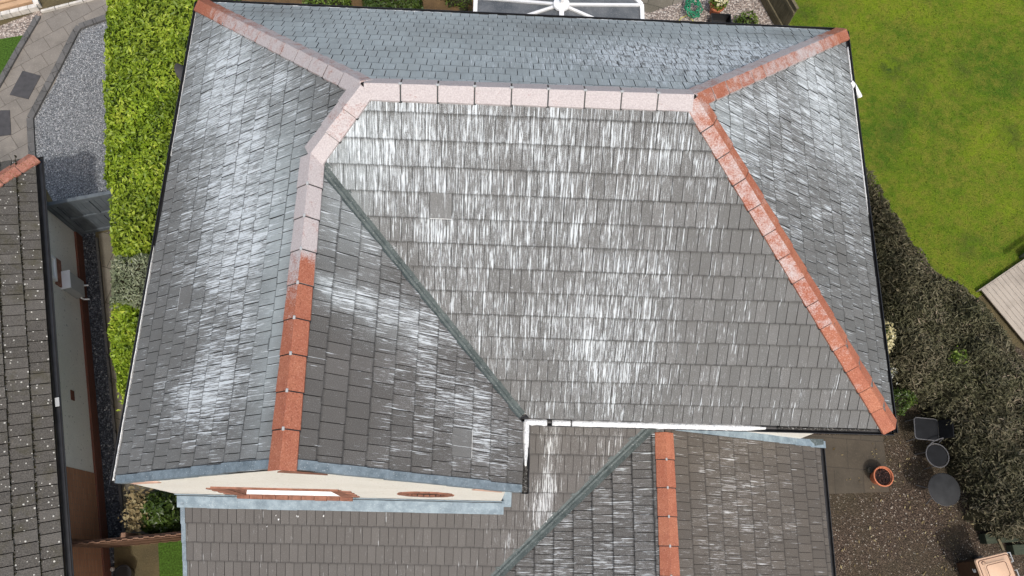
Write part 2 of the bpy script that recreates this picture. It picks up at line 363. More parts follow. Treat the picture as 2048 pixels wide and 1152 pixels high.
lichen_tile()
def mossy_ridge():
    t = NT('mossy_ridge'); o = t.obj(); n = t.noise(o, 9, 5, .7); n2 = t.noise(o, 40, 3, .7)
    c = t.mix(t.rng(n, .3, .6), (.30, .10, .07), (.42, .20, .15)); c = t.mix(t.rng(n2, .55, .62), c, (.13, .09, .03)); c = t.mix(t.rng(n2, .33, .28), c, (.55, .5, .45))
    t.bump(n2, .8, .01); return t.fin(c, .9, .15)
mossy_ridge()

# ---------------------------------------------------------------- roof slopes made of real tiles
def clip(poly, p, n):
    out = []
    for i in range(len(poly)):
        a, b = poly[i], poly[(i+1) % len(poly)]
        da = (a[0]-p[0])*n[0]+(a[1]-p[1])*n[1]; db = (b[0]-p[0])*n[0]+(b[1]-p[1])*n[1]
        if da >= 0: out.append(a)
        if (da >= 0) != (db >= 0):
            k = da/(da-db); out.append((a[0]+k*(b[0]-a[0]), a[1]+k*(b[1]-a[1])))
    return out
def area2(p): return sum(p[i][0]*p[(i+1) % len(p)][1]-p[(i+1) % len(p)][0]*p[i][1] for i in range(len(p)))/2
class Slope:
    """plane through o; a runs level along ea, b runs up the slope"""
    def __init__(s, o, ea, down, tn):
        s.o = V(o); s.ea = unit(ea); dn = unit(down); s.eb = unit(-dn+V((0, 0, tn))); s.n = unit(np.cross(s.ea, s.eb))
        s.flip = False
        if s.n[2] < 0: s.n = -s.n; s.flip = True
    def ab(s, p):
        # vertical projection onto the plane
        p = V(p); dz = np.dot(s.o-p, s.n)/s.n[2]; q = p+V((0, 0, dz))-s.o
        return (float(np.dot(q, s.ea)), float(np.dot(q, s.eb)))
    def P(s, a, b, h=0.): return s.o+s.ea*a+s.eb*b+s.n*h
def field(blobs, base):
    def f(a, b):
        v = base
        for a0, b0, ra, rb, k in blobs: v += k*math.exp(-((a-a0)/ra)**2-((b-b0)/rb)**2)
        return min(1., max(0., v))
    return f
def ccw(p): return p if area2(p) > 0 else p[::-1]
skipped = []
def tiles(sl, pieces, gauge, b0, tw, dep, film, mat, name, parent, gap=.007, th=.034, jitter=.004, stag=None, holes=(), lo=0, hi=99, seed=1):
    rnd = random.Random(seed); mb = MB(); under = MB(); skipped.clear()
    pieces = [ccw(p) for p in pieces]
    allp = [q for p in pieces for q in p]
    amin = min(q[0] for q in allp); amax = max(q[0] for q in allp); bmin = min(q[1] for q in allp); bmax = max(q[1] for q in allp)
    r0 = int(math.floor((bmin-b0)/gauge))-1; r1 = int(math.ceil((bmax-b0)/gauge))+1
    for r in range(r0, r1):
        yb = b0+r*gauge; off = (.5*tw if r % 2 else 0.)+rnd.uniform(-.012, .012) if stag is None else stag*r*tw
        sagp = rnd.uniform(0, 6)
        for k in range(int((amin-off)/tw)-2, int((amax-off)/tw)+3):
            x0 = off+k*tw; rr = rnd.random(); jh = rnd.uniform(-jitter, jitter)*1.5; js = rnd.uniform(-jitter, jitter)*2; jb = rnd.uniform(-.004, .004)+.007*math.sin(x0*1.3+r*2.1)+(rnd.uniform(-.02, .02) if rnd.random() < .02 else 0)
            rect = [(x0+gap/2, yb+jb), (x0+tw-gap/2, yb+jb), (x0+tw-gap/2, yb+gauge+.035), (x0+gap/2, yb+gauge+.035)]
            if any(h0 < x0+tw/2 < h1 and g0 < yb+gauge/2 < g1 for h0, h1, g0, g1 in holes):
                skipped.append((x0, x0+tw, yb, yb+gauge)); continue
            for pc in pieces:
                q = rect
                for i in range(len(pc)):
                    a, b = pc[i], pc[(i+1) % len(pc)]
                    q = clip(q, a, (-(b[1]-a[1]), b[0]-a[0]))
                    if len(q) < 3: break
                if len(q) < 3 or abs(area2(q)) < 2e-5: continue
                pts = []; uvs = []; cs = []
                for a, b in q:
                    fr = (b-yb)/(gauge+.035)
                    h = th*(1-fr)+.003+jh*(1-fr)+js*(a-x0-tw/2)/tw*(1-fr)
                    pts.append(sl.P(a, b, h)); uvs.append((a, b))
                    cs.append((dep(a, b)+(rr-.5)*.12, rr*rr, film(a, b), fr))
                if sl.flip: pts = pts[::-1]; uvs = uvs[::-1]; cs = cs[::-1]
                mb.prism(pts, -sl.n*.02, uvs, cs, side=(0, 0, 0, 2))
    o = mb.build(name, mat, parent)
    for pc in pieces:
        pts = [sl.P(a, b, -.022) for a, b in pc]
        under.prism(pts[::-1] if sl.flip else pts, -sl.n*.06, bottom=True)
    u = under.build('roof_underlay', 'dark_underlay', o)
    return o
def inset_line(poly, i, d):
    """push edge i of a ccw polygon inward by d"""
    poly = ccw(poly); a, b = V(poly[i]), V(poly[(i+1) % len(poly)]); n = unit((-(b-a)[1], (b-a)[0]))
    return clip(poly, tuple(a+n*d), tuple(n))

def ridge_run(p0, p1, n1, n2, length, parent, depf, wing=.165, lift=.055, gap=.012, clips=True, end_long=0., joint='dark', th=.022, skip0=0., rndseed=3, mat='terracotta', name='ridge_tile'):
    """a line of angular ridge tiles from p0 to p1 (p0 the higher or first end), n1/n2 the slope normals either side"""
    p0 = V(p0); p1 = V(p1); L = np.linalg.norm(p1-p0); d = (p1-p0)/L
    rnd = random.Random(rndseed); n = max(1, round(L/length)); sp = L/n
    def wdir(nn):
        w_ = unit(np.cross(d, nn)); return w_
    w1 = wdir(n1); w2 = -wdir(n2)
    if w1[2] > 0: w1 = -w1
    if w2[2] > 0: w2 = -w2
    up = unit(V(n1)+V(n2))
    def prof(p, k, dl=0.):
        li = lift+dl
        apex = p+up*(li+.012)
        e1 = p+w1*wing*k+unit(n1)*(li*.75+.012); e2 = p+w2*wing*k+unit(n2)*(li*.75+.012)
        s1 = apex+(e1-apex)*.16-up*.002; s2 = apex+(e2-apex)*.16-up*.002
        return [e1, s1, apex-up*.003, s2, e2]
    for i in range(n):
        a = i*sp+gap/2; b = (i+1)*sp-gap/2
        if i == n-1: b += end_long
        dl0 = rnd.uniform(-.003, .003)
        A = prof(p0+d*a, 1., dl0-.004); B = prof(p0+d*b, 1.035, dl0+(.006 if clips else .013))
        mb = MB(); fr0 = a/L; fr1 = b/L; g = rnd.random()
        dn = -up*th
        nseg = 4
        for k in range(4):
            side = 0 if k < 2 else 1
            for q in range(nseg):
                t0, t1 = q/nseg, (q+1)/nseg
                c0 = depf(fr0+(fr1-fr0)*t0, side); c1 = depf(fr0+(fr1-fr0)*t1, side)
                mb.poly([A[k]+(B[k]-A[k])*t0, A[k]+(B[k]-A[k])*t1, A[k+1]+(B[k+1]-A[k+1])*t1, A[k+1]+(B[k+1]-A[k+1])*t0], None, [(c0, g, 0, 1), (c1, g, 0, 1), (c1, g, 0, 1), (c0, g, 0, 1)])
        cc = (depf((fr0+fr1)/2, 0), g, 0, 1)
        for E in (A, B): mb.poly(E+[e+dn for e in E[::-1]], None, cc)
        mb.poly([A[0], A[0]+dn*1.6, B[0]+dn*1.6, B[0]], None, cc); mb.poly([A[4], B[4], B[4]+dn*1.6, A[4]+dn*1.6], None, cc)
        mb.build(name, mat, parent, merge=True)
        if i < n-1:
            u = MB(); q0 = prof(p0+d*((i+1)*sp-gap*.5-.012), 1.10, -.010); q1 = prof(p0+d*((i+1)*sp+gap*.5+.012), 1.10, -.010)
            for k in range(4): u.poly([q0[k], q1[k], q1[k+1], q0[k+1]]); 
            for k in (0, 4): u.poly([q0[k], q1[k], q1[k]-up*.03, q0[k]-up*.03])
            un = u.build('ridge_union', 'black_plastic', parent)
            if clips:
                c = MB(); pc = p0+d*((i+1)*sp)+up*(lift+.018); sd = unit(np.cross(d, up))
                c.box(pc, .045, .03, .014, d, sd, up); c.build('ridge_clip', 'grey_plastic', parent, bevel=.003)
    bed = MB(); q0 = prof(p0, .97, -.03); q1 = prof(p1, .97, -.03)
    for k in range(4): bed.poly([q0[k], q1[k], q1[k+1], q0[k+1]])
    bed.build('ridge_bedding', 'dark_underlay', parent)

def half_pipe(mb, p, q, r, n=8, side=None, fill=None):
    """open gutter channel from p to q"""
    p = V(p); q = V(q); d = unit(q-p); s = unit(np.cross(d, (0, 0, 1)))
    for rr, fl in ((r, 0), (r-.006, 1)):
        for k in range(n):
            a0 = math.pi*k/n; a1 = math.pi*(k+1)/n
            f = lambda P, a: P+s*rr*math.cos(a)-V((0, 0, 1))*rr*math.sin(a)
            pts = [f(p, a0), f(q, a0), f(q, a1), f(p, a1)]
            mb.poly(pts if not fl else pts[::-1])
    for sg in (1, -1):
        a = s*sg*r; b = s*sg*(r-.006); z = V((0, 0, .004))
        mb.box((p+q)/2+s*sg*(r-.003)+z, np.linalg.norm(q-p), .012, .012, d, s)
    for P in (p, q): mb.poly([P+s*r*math.cos(math.pi*k/n)-V((0, 0, r*math.sin(math.pi*k/n))) for k in range(n+1)])

TN = .915
A_ = (.02, 7.18, 0); B_ = (11.57, 7.18, 0); C_ = (11.50, 0, 0); I_ = (5.82, .02, 0); H_ = (5.82, -1.075, 0); J_ = (-.02, -1.085, 0)
P4 = (3.58, 3.595, 3.271); P5 = (7.78, 3.62, 3.271); P6 = (2.885, 2.905, 2.639); P9 = (2.925, -1.10, 2.639)
house = thing('house', (5.8, 3.0, GZ), "large hip roofed house with dark grey tiles, white streaks and orange ridges", 'house')
front = Slope((0, .0, 0), (1, 0, 0), (0, -1, 0), .91)
back = Slope((0, 7.18, 0), (1, 0, 0), (0, 1, 0), .917)
left = Slope((0, 0, 0), (0, 1, 0), (-1, 0, 0), .914)
right = Slope((11.535, 0, 0), (0, 1, 0), (1, 0, 0), .872)
wingr = Slope((5.82, 0, 0), (0, 1, 0), (1, 0, 0), .911)
LEAN_T = .56; LEAN_0 = -1.735
lean = Slope((0, 0, LEAN_0), (1, 0, 0), (0, -1, 0), LEAN_T)
WT = .53; WRX = 8.35; WRZ = -1.60
lwl = Slope((WRX, 0, WRZ), (0, 1, 0), (-1, 0, 0), WT)
lwr = Slope((WRX, 0, WRZ), (0, 1, 0), (1, 0, 0), WT)
no_film = lambda a, b: 0.
G = .352; TW = .15
f_front = field([(3.9, 4.3, 1.3, .7, .25), (6.2, 4.4, 2.2, .5, .25), (5.2, 3.3, 2.2, .9, .20), (6.7, 1.7, 1.2, 1.1, .28), (7.2, .6, .6, .8, .22), (4.9, 2.4, .5, .6, .22), (10.2, 1.3, 1.6, 2.2, -.30), (9, 3.2, 1, .8, -.12), (5.9, .5, .7, .5, -.12), (8.9, 2.0, .12, .5, .25), (9.6, .9, .1, .6, .3), (10.4, .6, .18, .6, .35), (10.0, .5, .1, .4, .3), (3.75, 4.0, .5, .7, .1)], .36)
film_front = field([(3.5, 4.2, .7, .8, .25), (3.4, 3.6, .3, 1.2, .3)], .08)
inV = front.ab(I_); 
pf = [front.ab(q) for q in (I_, C_, P5, P4, P6)]
pf = inset_line(pf, 4, .085)
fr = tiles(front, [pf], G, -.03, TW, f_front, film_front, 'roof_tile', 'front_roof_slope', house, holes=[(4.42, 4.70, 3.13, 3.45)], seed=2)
sk_f = list(skipped)
fr['label'] = 'front slope of the house roof streaked with white residue'
f_back = field([(7.8, 2.8, 1.6, 1.2, .95), (9.6, 1.9, .9, .8, .8), (5.5, 3.6, .8, .6, .2), (3, 2, 2.5, 2, -.15)], .22)
film_back = field([(6.4, .9, 1.2, .7, -.45), (1.5, .6, .8, .6, -.4), (4.6, 1.6, .7, .4, -.3), (10.2, .6, .9, .4, -.35), (8.2, 3.2, 1.5, .6, -.25)], .92)
pb = [back.ab(q) for q in (A_, B_, P5, P4)]
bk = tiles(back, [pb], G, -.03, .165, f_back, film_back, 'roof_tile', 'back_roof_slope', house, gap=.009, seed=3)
bk['label'] = 'rear slope of the house roof under an even blue grey film'
f_left = field([(3.4, 2.1, 1.9, 1.1, .50), (1.7, 2.6, 1.0, .7, .40), (.0, 2.3, .55, .8, .50), (-.1, 1.6, .3, .5, .25), (5.7, 1.3, 1.2, 1.2, .30), (4.6, .9, .8, .6, .2), (.6, .35, 2.4, .45, -.22), (-.8, 2.0, .25, 2.5, -.18), (.9, 1.4, .35, .6, -.15), (1.0, 3.5, 1.6, .35, -.2)], .36)
film_left = field([(5.6, 1.3, 1.3, 1.3, .45), (2.5, 3.3, 1.4, .6, .65), (.5, 3.5, 1.4, .35, .55), (3.2, 2.2, 1.6, 1.0, .35)], .12)
lp = {k: left.ab(q) for k, q in dict(A=A_, J=J_, P9=P9, P6=P6, P4=P4).items()}
q6 = (lp['P6'][0], 0.)
pl1 = [lp['J'], q6, lp['P6'], lp['P9']]; pl2 = [q6, lp['A'], lp['P4'], lp['P6']]
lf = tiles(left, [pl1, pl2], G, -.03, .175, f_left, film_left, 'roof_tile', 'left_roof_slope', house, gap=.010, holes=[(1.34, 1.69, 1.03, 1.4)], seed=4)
sk_l = list(skipped)
lf['label'] = 'left slope of the house roof with thick white drip streaks'
f_right = field([(5.2, 1.5, 1.3, 1.8, .34), (3.6, 3.6, 1, 1, .28), (1, 1.0, 1.6, 1.2, -.16), (3.6, .6, .9, .6, .1)], .42)
film_right = field([(5.5, 1, 1.2, 1.2, .4), (3.6, 4.3, .7, .6, .5)], .12)
pr_ = [right.ab(q) for q in (C_, B_, P5)]
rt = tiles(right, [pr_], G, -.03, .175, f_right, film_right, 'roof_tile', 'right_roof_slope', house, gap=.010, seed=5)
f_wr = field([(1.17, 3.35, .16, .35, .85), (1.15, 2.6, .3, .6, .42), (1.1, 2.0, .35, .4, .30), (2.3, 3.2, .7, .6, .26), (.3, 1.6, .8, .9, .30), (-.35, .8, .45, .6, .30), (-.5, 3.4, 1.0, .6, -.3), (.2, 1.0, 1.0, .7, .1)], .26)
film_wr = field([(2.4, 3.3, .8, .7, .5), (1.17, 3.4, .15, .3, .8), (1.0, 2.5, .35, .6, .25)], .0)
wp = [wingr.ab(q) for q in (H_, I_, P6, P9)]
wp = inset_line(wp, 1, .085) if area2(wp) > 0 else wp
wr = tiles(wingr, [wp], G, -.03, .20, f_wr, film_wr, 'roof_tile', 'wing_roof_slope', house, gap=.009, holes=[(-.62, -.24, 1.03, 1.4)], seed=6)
sk_w = list(skipped)
wr['label'] = 'right slope of the front gable wing, cleaner and darker than the others'

# glazed/vent tiles lying flush in the courses
def vent_tile(sl, a0, a1, b0, b1, parent):
    mb = MB(); q = [sl.P(a0, b0, .038), sl.P(a1, b0, .038), sl.P(a1, b1, .012), sl.P(a0, b1, .012)]
    if sl.flip: q = q[::-1]
    ab_ = [(a0, b0), (a1, b0), (a1, b1), (a0, b1)]; mb.prism(q, -sl.n*.03, ab_[::-1] if sl.flip else ab_, (.30, .9, .12, .4)); mb.build('vent_tile', 'roof_tile', parent, bevel=.004)
    lipm = MB(); lipm.prism([sl.P(a0, b0-.006, .036), sl.P(a1, b0-.006, .036), sl.P(a1, b0, .036), sl.P(a0, b0, .036)][::-1 if sl.flip else 1], -sl.n*.03); lipm.build('vent_tile_lip', 'white_residue', parent)
plain('vent_tile', (.14, .145, .145), .4, .5, var=.2, scale=10)
for sl_, sk_, o_ in ((front, sk_f, fr), (left, sk_l, lf), (wingr, sk_w, wr)):
    vent_tile(sl_, min(q[0] for q in sk_)+.004, max(q[1] for q in sk_)-.004, sk_[0][2]+.002, sk_[0][3]+.03, o_)

# ridges and hips
cst = lambda v: (lambda f, s: v)
def grad(*st):
    def g(f, s):
        f = min(1, max(0, f))
        for (f0, a0), (f1, a1) in zip(st, st[1:]):
            if f <= f1: 
                k = (f-f0)/(f1-f0+1e-9); v = [x+(y-x)*k for x, y in zip(a0, a1)]; return v[s]
        return st[-1][1][s]
    return g
nF, nB, nL, nR, nW = front.n, back.n, left.n, right.n, wingr.n
roof_ridges = fr
ridge_run(P4, P5, nB, nF, .466, fr, cst(1.0), gap=.02, rndseed=1)
ridge_run(P4, (A_[0]+.02, A_[1]-.02, .02), nB, nL, .45, bk, grad((0, (.85, .95)), (.5, (.82, .86)), (.8, (.66, .7)), (.93, (.4, .38)), (1, (.2, .2))), clips=False, wing=.145, gap=.045, end_long=.03, rndseed=2)
ridge_run(P5, (B_[0]-.02, B_[1]-.02, .02), nB, nR, .45, bk, grad((0, (.8, .5)), (.3, (.88, .62)), (.7, (.95, .75)), (1, (.4, .4))), clips=False, wing=.145, gap=.045, end_long=.03, rndseed=3)
ridge_run(P5, (C_[0]-.02, C_[1]+.02, .02), nR, nF, .45, fr, grad((0, (.55, .66)), (.35, (.42, .70)), (.6, (.36, .62)), (.85, (.42, .36)), (.93, (.12, .05)), (1, (.05, .03))), clips=False, wing=.145, gap=.02, end_long=.03, rndseed=4)
ridge_run(P4, P6, nL, nF, .44, lf, grad((0, (1.1, 1.)), (.4, (.85, .8)), (1, (1.1, 1.1))), clips=False, gap=.01, rndseed=5)
ridge_run(V(P6)+V((0, 0, .035)), V(P9)+V((0, 0, .035)), nL, nW, .445, wr, grad((0, (1., .98)), (.33, (.98, .85)), (.42, (.75, .18)), (.5, (.45, .12)), (.62, (.42, .2)), (.68, (.2, .1)), (.75, (.12, .1)), (1, (.1, .12))), gap=.016, end_long=.03, rndseed=6)

# valleys
def valley(p, q, s1, s2, w_, parent, nm='roof_valley'):
    p = V(p); q = V(q); d = unit(q-p); mb = MB()
    def side(s_, o):
        x = unit(np.cross(d, s_.n)); x = x if np.dot(x, o) > 0 else -x; return x
    o1 = s1.eb*1.; o2 = s2.eb*1.
    x1 = side(s1, o1); x2 = side(s2, o2); up = unit(s1.n+s2.n)
    rows = lambda P: [P+x1*w_+s1.n*.012, P+x1*w_*.30+s1.n*.006, P+up*.034, P+x2*w_*.30+s2.n*.006, P+x2*w_+s2.n*.012]
    a = rows(p); b = rows(q)
    for k in range(4): mb.poly([a[k], b[k], b[k+1], a[k+1]])
    return mb.build(nm, 'valley_lead', parent, merge=True)
vt = V(P6)+(V(I_)-V(P6))*.0
valley(vt+V((.03, -.03, -.02)), V(I_)+V((-.02, .02, 0)), front, wingr, .115, fr)

# verge covers stepped with the courses
def verge(sl, a_edge, sgn, b_lo, b_hi, b0, gauge, parent, w_=.085, lip=.09, top=.052):
    mb = MB(); r = int(math.floor((b_lo-b0)/gauge))
    while b0+r*gauge < b_hi:
        y0 = max(b_lo, b0+r*gauge-.012); y1 = min(b_hi, b0+(r+1)*gauge-.004)
        if y1-y0 > .03:
            j = random.uniform(-.004, .004)
            ai = a_edge-sgn*w_*random.uniform(.9, 1.1); ao = a_edge+sgn*.022+j
            P = [sl.P(ai, y0, top), sl.P(ao, y0, top-.004), sl.P(ao, y1, top-.026), sl.P(ai, y1, top-.022)]
            if (sgn > 0) == sl.flip: P = P[::-1]
            mb.prism(P, -sl.n*.008, bottom=True)
            Q = [sl.P(ao, y0, top-.004), sl.P(ao, y1, top-.026), sl.P(ao+sgn*.004, y1, top-.03-lip), sl.P(ao+sgn*.004, y0, top-.01-lip)]
            mb.prism(Q, sl.ea*sgn*.006, bottom=True)
        r += 1
    return mb.build('verge_flashing', 'verge_lead', parent)
verge(left, lp['J'][0]+.02, -1, .03, lp['P9'][1]-.12, -.03, G, lf)
verge(wingr, wingr.ab(H_)[0]+.01, -1, .03, wingr.ab(P9)[1]-.12, -.03, G, wr)

# gable front, walls, soffits
GY = -1.062
gb = MB()
def wallpoly(pts3, y): gb.poly([(x, y, z) for x, z in pts3], [(x, z) for x, z in pts3])
WX0, WX1, WZ0, WZ1 = 1.30, 2.92, -2.06, -.66
XL, XR = .06, 5.60
roofz = lambda x: min((x+.02)*.914, (5.82-x)*.911)-.10
wallpoly([(XL, GZ), (XR, GZ), (XR, WZ0), (XL, WZ0)], GY)
rcx, rcz, rr_ = 4.37, -1.02, .30; KX0, KX1, KZ0, KZ1 = rcx-.4, rcx+.4, rcz-.36, rcz+.36
wallpoly([(XL, WZ0), (WX0, WZ0), (WX0, WZ1), (XL, WZ1)], GY); wallpoly([(WX1, WZ0), (XR, WZ0), (XR, KZ0), (WX1, KZ0)], GY)
wallpoly([(WX1, KZ0), (KX0, KZ0), (KX0, WZ1), (WX1, WZ1)], GY); wallpoly([(KX1, KZ0), (XR, KZ0), (XR, WZ1), (KX1, WZ1)], GY)
wallpoly([(XL, WZ1), (XR, WZ1), (XR, roofz(XR)), (2.9, roofz(2.9)), (XL, roofz(XL))], GY)
sqp = lambda a: (rcx+.4*max(-1, min(1, math.cos(a)*1.4143)), rcz+.36*max(-1, min(1, math.sin(a)*1.4143)))
reveal = MB()
for k in range(32):
    a0, a1 = k*math.pi/16, (k+1)*math.pi/16; c0 = (rcx+rr_*math.cos(a0), rcz+rr_*math.sin(a0)); c1 = (rcx+rr_*math.cos(a1), rcz+rr_*math.sin(a1))
    wallpoly([c0, sqp(a0), sqp(a1), c1], GY)
    reveal.poly([(c0[0], GY-.02, c0[1]), (c1[0], GY-.02, c1[1]), (c1[0], GY+.14, c1[1]), (c0[0], GY+.14, c0[1])])
RD = .16
for a, b in (((WX0, WZ0), (WX0, WZ1)), ((WX1, WZ1), (WX1, WZ0)), ((WX0, WZ1), (WX1, WZ1)), ((WX1, WZ0), (WX0, WZ0))):
    gb.poly([(a[0], GY, a[1]), (b[0], GY, b[1]), (b[0], GY+RD, b[1]), (a[0], GY+RD, a[1])])
for (x0, y0), (x1, y1), zt in (((XR, GY), (XR, .28), -.1), ((XR, .28), (11.3, .28), -.12), ((11.3, .28), (11.3, 6.95), -.12), ((11.3, 6.95), (XL, 6.95), -.12), ((XL, 6.95), (XL, GY), -.12)):
    gb.poly([(x0, y0, GZ), (x1, y1, GZ), (x1, y1, zt), (x0, y0, zt)], [(0, GZ), (math.hypot(x1-x0, y1-y0), GZ), (math.hypot(x1-x0, y1-y0), zt), (0, zt)])
gb.build('wall', 'cream_render', house)
sf = MB()
for x0, x1, y0, y1 in ((XR+.005, 11.47, .02, .275), (11.305, 11.50, .02, 7.15), (.04, 11.5, 6.955, 7.15), (.0, .055, -1.05, 7.15), (5.605, 5.79, -1.05, .02)):
    sf.box(((x0+x1)/2, (y0+y1)/2, -.12), x1-x0, y1-y0, .02)
sf.build('soffit', 'white_plastic', house)
fa = MB()
for p, q in (((5.835, .02), (11.45, .02)), ((11.47, .02), (11.53, 7.15)), ((.05, 7.16), (11.53, 7.16)), ((.02, -1.03), (.04, 7.14)), ((5.80, -1.03), (5.80, -.0))):
    fa.bar((*p, -.075), (*q, -.075), .02, .13)
fa.build('fascia', 'black_plastic', house)

# gable window with toothed red stone surround
wn = MB(); y = GY+RD-.03
wn.box(((WX0+WX1)/2, y, WZ1-.035), WX1-WX0, .06, .07); wn.box(((WX0+WX1)/2, y, WZ0+.04), WX1-WX0, .06, .08)
for x in (WX0+.035, WX1-.035, (WX0+WX1)/2): wn.box((x, y-.003, (WZ0+WZ1)/2), .07, .06, WZ1-WZ0-.15)
win = wn.build('window', 'white_plastic', house, bevel=.004)
cl = MB(); cl.box(((WX0+WX1)/2, GY+.075, WZ0+.05), WX1-WX0-.01, .14, .04); cl.build('window_board', 'white_plastic', win, bevel=.004)
pn = MB(); pn.box(((WX0+WX1)/2, y+.012, (WZ0+WZ1)/2), WX1-WX0-.08, .012, WZ1-WZ0-.1); pn.build('window_pane', 'blind_glass', win)
sr = MB()
for k in range(9):
    zc = WZ0+(WZ1-WZ0)*(k+.5)/9; ext = .30 if k % 2 else .17
    for x, sg in ((WX0, -1), (WX1, 1)):
        sr.box((x+sg*ext/2, GY-.003, zc), ext, .03, (WZ1-WZ0)/9-.006)
        sr.box((x-sg*.006, GY+RD/2-.01, zc), .018, RD-.03, (WZ1-WZ0)/9-.006)
sr.box(((WX0+WX1)/2, GY-.006, WZ1+.055), WX1-WX0+.30, .045, .11); 
sr.build('window_surround', 'red_sandstone', win, bevel=.004)
sill = MB()
for k in range(9):
    x = WX0-.16+(WX1-WX0+.32)*(k+.5)/9; sill.box((x, GY-.025, WZ0-.035), (WX1-WX0+.32)/9-.006, .085+random.uniform(-.008, .008), .09)
sill.build('window_sill', 'red_sandstone', win, bevel=.006)
# round window
rw = MB()
for k in range(18):
    a0 = 2*math.pi*k/18+.01; a1 = 2*math.pi*(k+1)/18-.01; ro = rr_+(.15 if k % 2 else .13)
    q = [(rcx+rr_*math.cos(a0), GY-.022, rcz+rr_*math.sin(a0)), (rcx+ro*math.cos(a0), GY-.022, rcz+ro*math.sin(a0)), (rcx+ro*math.cos(a1), GY-.022, rcz+ro*math.sin(a1)), (rcx+rr_*math.cos(a1), GY-.022, rcz+rr_*math.sin(a1))]
    rw.prism(q, (0, .03, 0))
rwo = rw.build('round_window', 'red_sandstone', house)
reveal.build('reveal', 'brown_frame', rwo); disc = MB(); disc.poly([(rcx+rr_*math.cos(k*math.pi/16), GY+.12, rcz+rr_*math.sin(k*math.pi/16)) for k in range(32)]); disc.build('window_pane', 'dark_glass', rwo)
fra = MB(); fra.tube([(rcx+(rr_-.02)*math.cos(k*math.pi/16), GY+.05, rcz+(rr_-.02)*math.sin(k*math.pi/16)) for k in range(32)], .026, 6, closed=True); fra.box((rcx, GY+.06, rcz), .02, .02, rr_*1.9); fra.build('window_frame', 'brown_frame', rwo)
# sandstone kneelers and the apex stone
kn = MB(); kn.prism([(.10, GY-.012, -.36), (.10, GY-.012, -.12), (.42, GY-.012, .13), (.62, GY-.012, .13), (.62, GY-.012, -.0)], (0, .03, 0)); kn.build('kneeler_stone', 'pink_sandstone', house)
kn = MB(); kn.prism([(5.15, GY-.012, .16), (5.55, GY-.012, -.10), (5.55, GY-.012, -.30), (5.10, GY-.012, -.0)], (0, .03, 0)); kn.build('kneeler_stone', 'pink_sandstone', house)
ap = MB(); ap.prism([(2.72, GY-.014, 1.95), (3.30, GY-.014, 1.75), (3.26, GY-.014, 1.98), (2.92, GY-.014, 2.34)], (0, .03, 0)); ap.build('apex_stone', 'red_sandstone', house)

# gutters
gu = MB(); half_pipe(gu, (5.80, -.045, -.05), (11.55, -.045, -.05), .056); gfo = gu.build('front_gutter', 'black_plastic', house); gfo['label'] = 'front gutter caked with white residue'
gu = MB(); half_pipe(gu, (5.885, -.04, -.05), (5.885, -1.10, -.05), .056); gwo = gu.build('wing_gutter', 'black_plastic', house)
gu = MB(); half_pipe(gu, (-.075, -1.10, -.05), (-.04, 7.25, -.05), .056); glo = gu.build('left_gutter', 'black_plastic', house)
gu = MB(); half_pipe(gu, (11.56, -.06, -.05), (11.63, 7.25, -.05), .056); gro = gu.build('right_gutter', 'black_plastic', house)
gu = MB(); half_pipe(gu, (-.05, 7.245, -.05), (11.6, 7.245, -.05), .056); gbo = gu.build('back_gutter', 'black_plastic', house)
def crust(path, wd, ht, parent, mat='white_residue', nm='gutter_residue', seed=1, taper=True):
    rnd = random.Random(seed); mb = MB(); pts = []
    for (p, q) in zip(path, path[1:]):
        p = V(p); q = V(q); L = np.linalg.norm(q-p); n = max(2, int(L/.05))
        pts += [p+(q-p)*k/n for k in range(n)]
    pts.append(V(path[-1])); sec = []; N = len(pts)
    for i, p in enumerate(pts):
        d = unit(pts[min(i+1, N-1)]-pts[max(i-1, 0)]); s_ = unit(np.cross(d, (0, 0, 1)))
        tpf = min(1, .35+(N-1-i)/12) if taper else 1
        w0 = wd*tpf*rnd.uniform(.88, 1.12); w1 = wd*tpf*rnd.uniform(.88, 1.12); h = ht*rnd.uniform(.7, 1.15)
        sec.append([p+s_*w0-V((0, 0, .02)), p+s_*w0*.6+V((0, 0, h*.75)), p+V((0, 0, h)), p-s_*w1*.6+V((0, 0, h*.75)), p-s_*w1-V((0, 0, .02))])
    for a, b in zip(sec, sec[1:]):
        for k in range(4): mb.poly([a[k], b[k], b[k+1], a[k+1]])
    for e in (sec[0], sec[-1]): mb.poly(e)
    return mb.build(nm, mat, parent, smooth='all')
crust([(5.885, -.04, -.035), (5.885, -.70, -.035)], .052, .035, gwo, seed=3)
crust([(5.86, -.045, -.035), (6.20, -.045, -.035)], .055, .04, gfo, seed=4, taper=False)
crust([(6.28, -.046, -.04), (6.56, -.046, -.04)], .052, .032, gfo, seed=5, taper=False)
crust([(6.58, -.045, -.035), (9.55, -.045, -.035)], .055, .035, gfo, seed=6)
crust([(5.885, -.68, -.06), (5.885, -1.08, -.06)], .04, .02, gwo, 'gutter_debris', 'gutter_debris', seed=7, taper=False)
crust([(-.09, -1.05, -.06), (-.075, 2.6, -.06)], .012, .03, glo, seed=8); crust([(-.055, 4.2, -.06), (-.045, 7.1, -.06)], .008, .03, glo, seed=9)
crust([(.3, 7.235, -.05), (4.6, 7.235, -.05)], .022, .03, gbo, seed=10); crust([(6.7, 7.235, -.05), (8.5, 7.235, -.05)], .022, .03, gbo, seed=11); crust([(9.6, 7.235, -.05), (11.0, 7.235, -.05)], .022, .03, gbo, seed=12)
crust([(11.63, 6.9, -.06), (11.60, 3.6, -.06)], .016, .025, gro, seed=13)
crust([(9.75, -.03, -.05), (11.2, -.03, -.05)], .02, .02, gfo, 'gutter_debris', 'gutter_debris', seed=14)
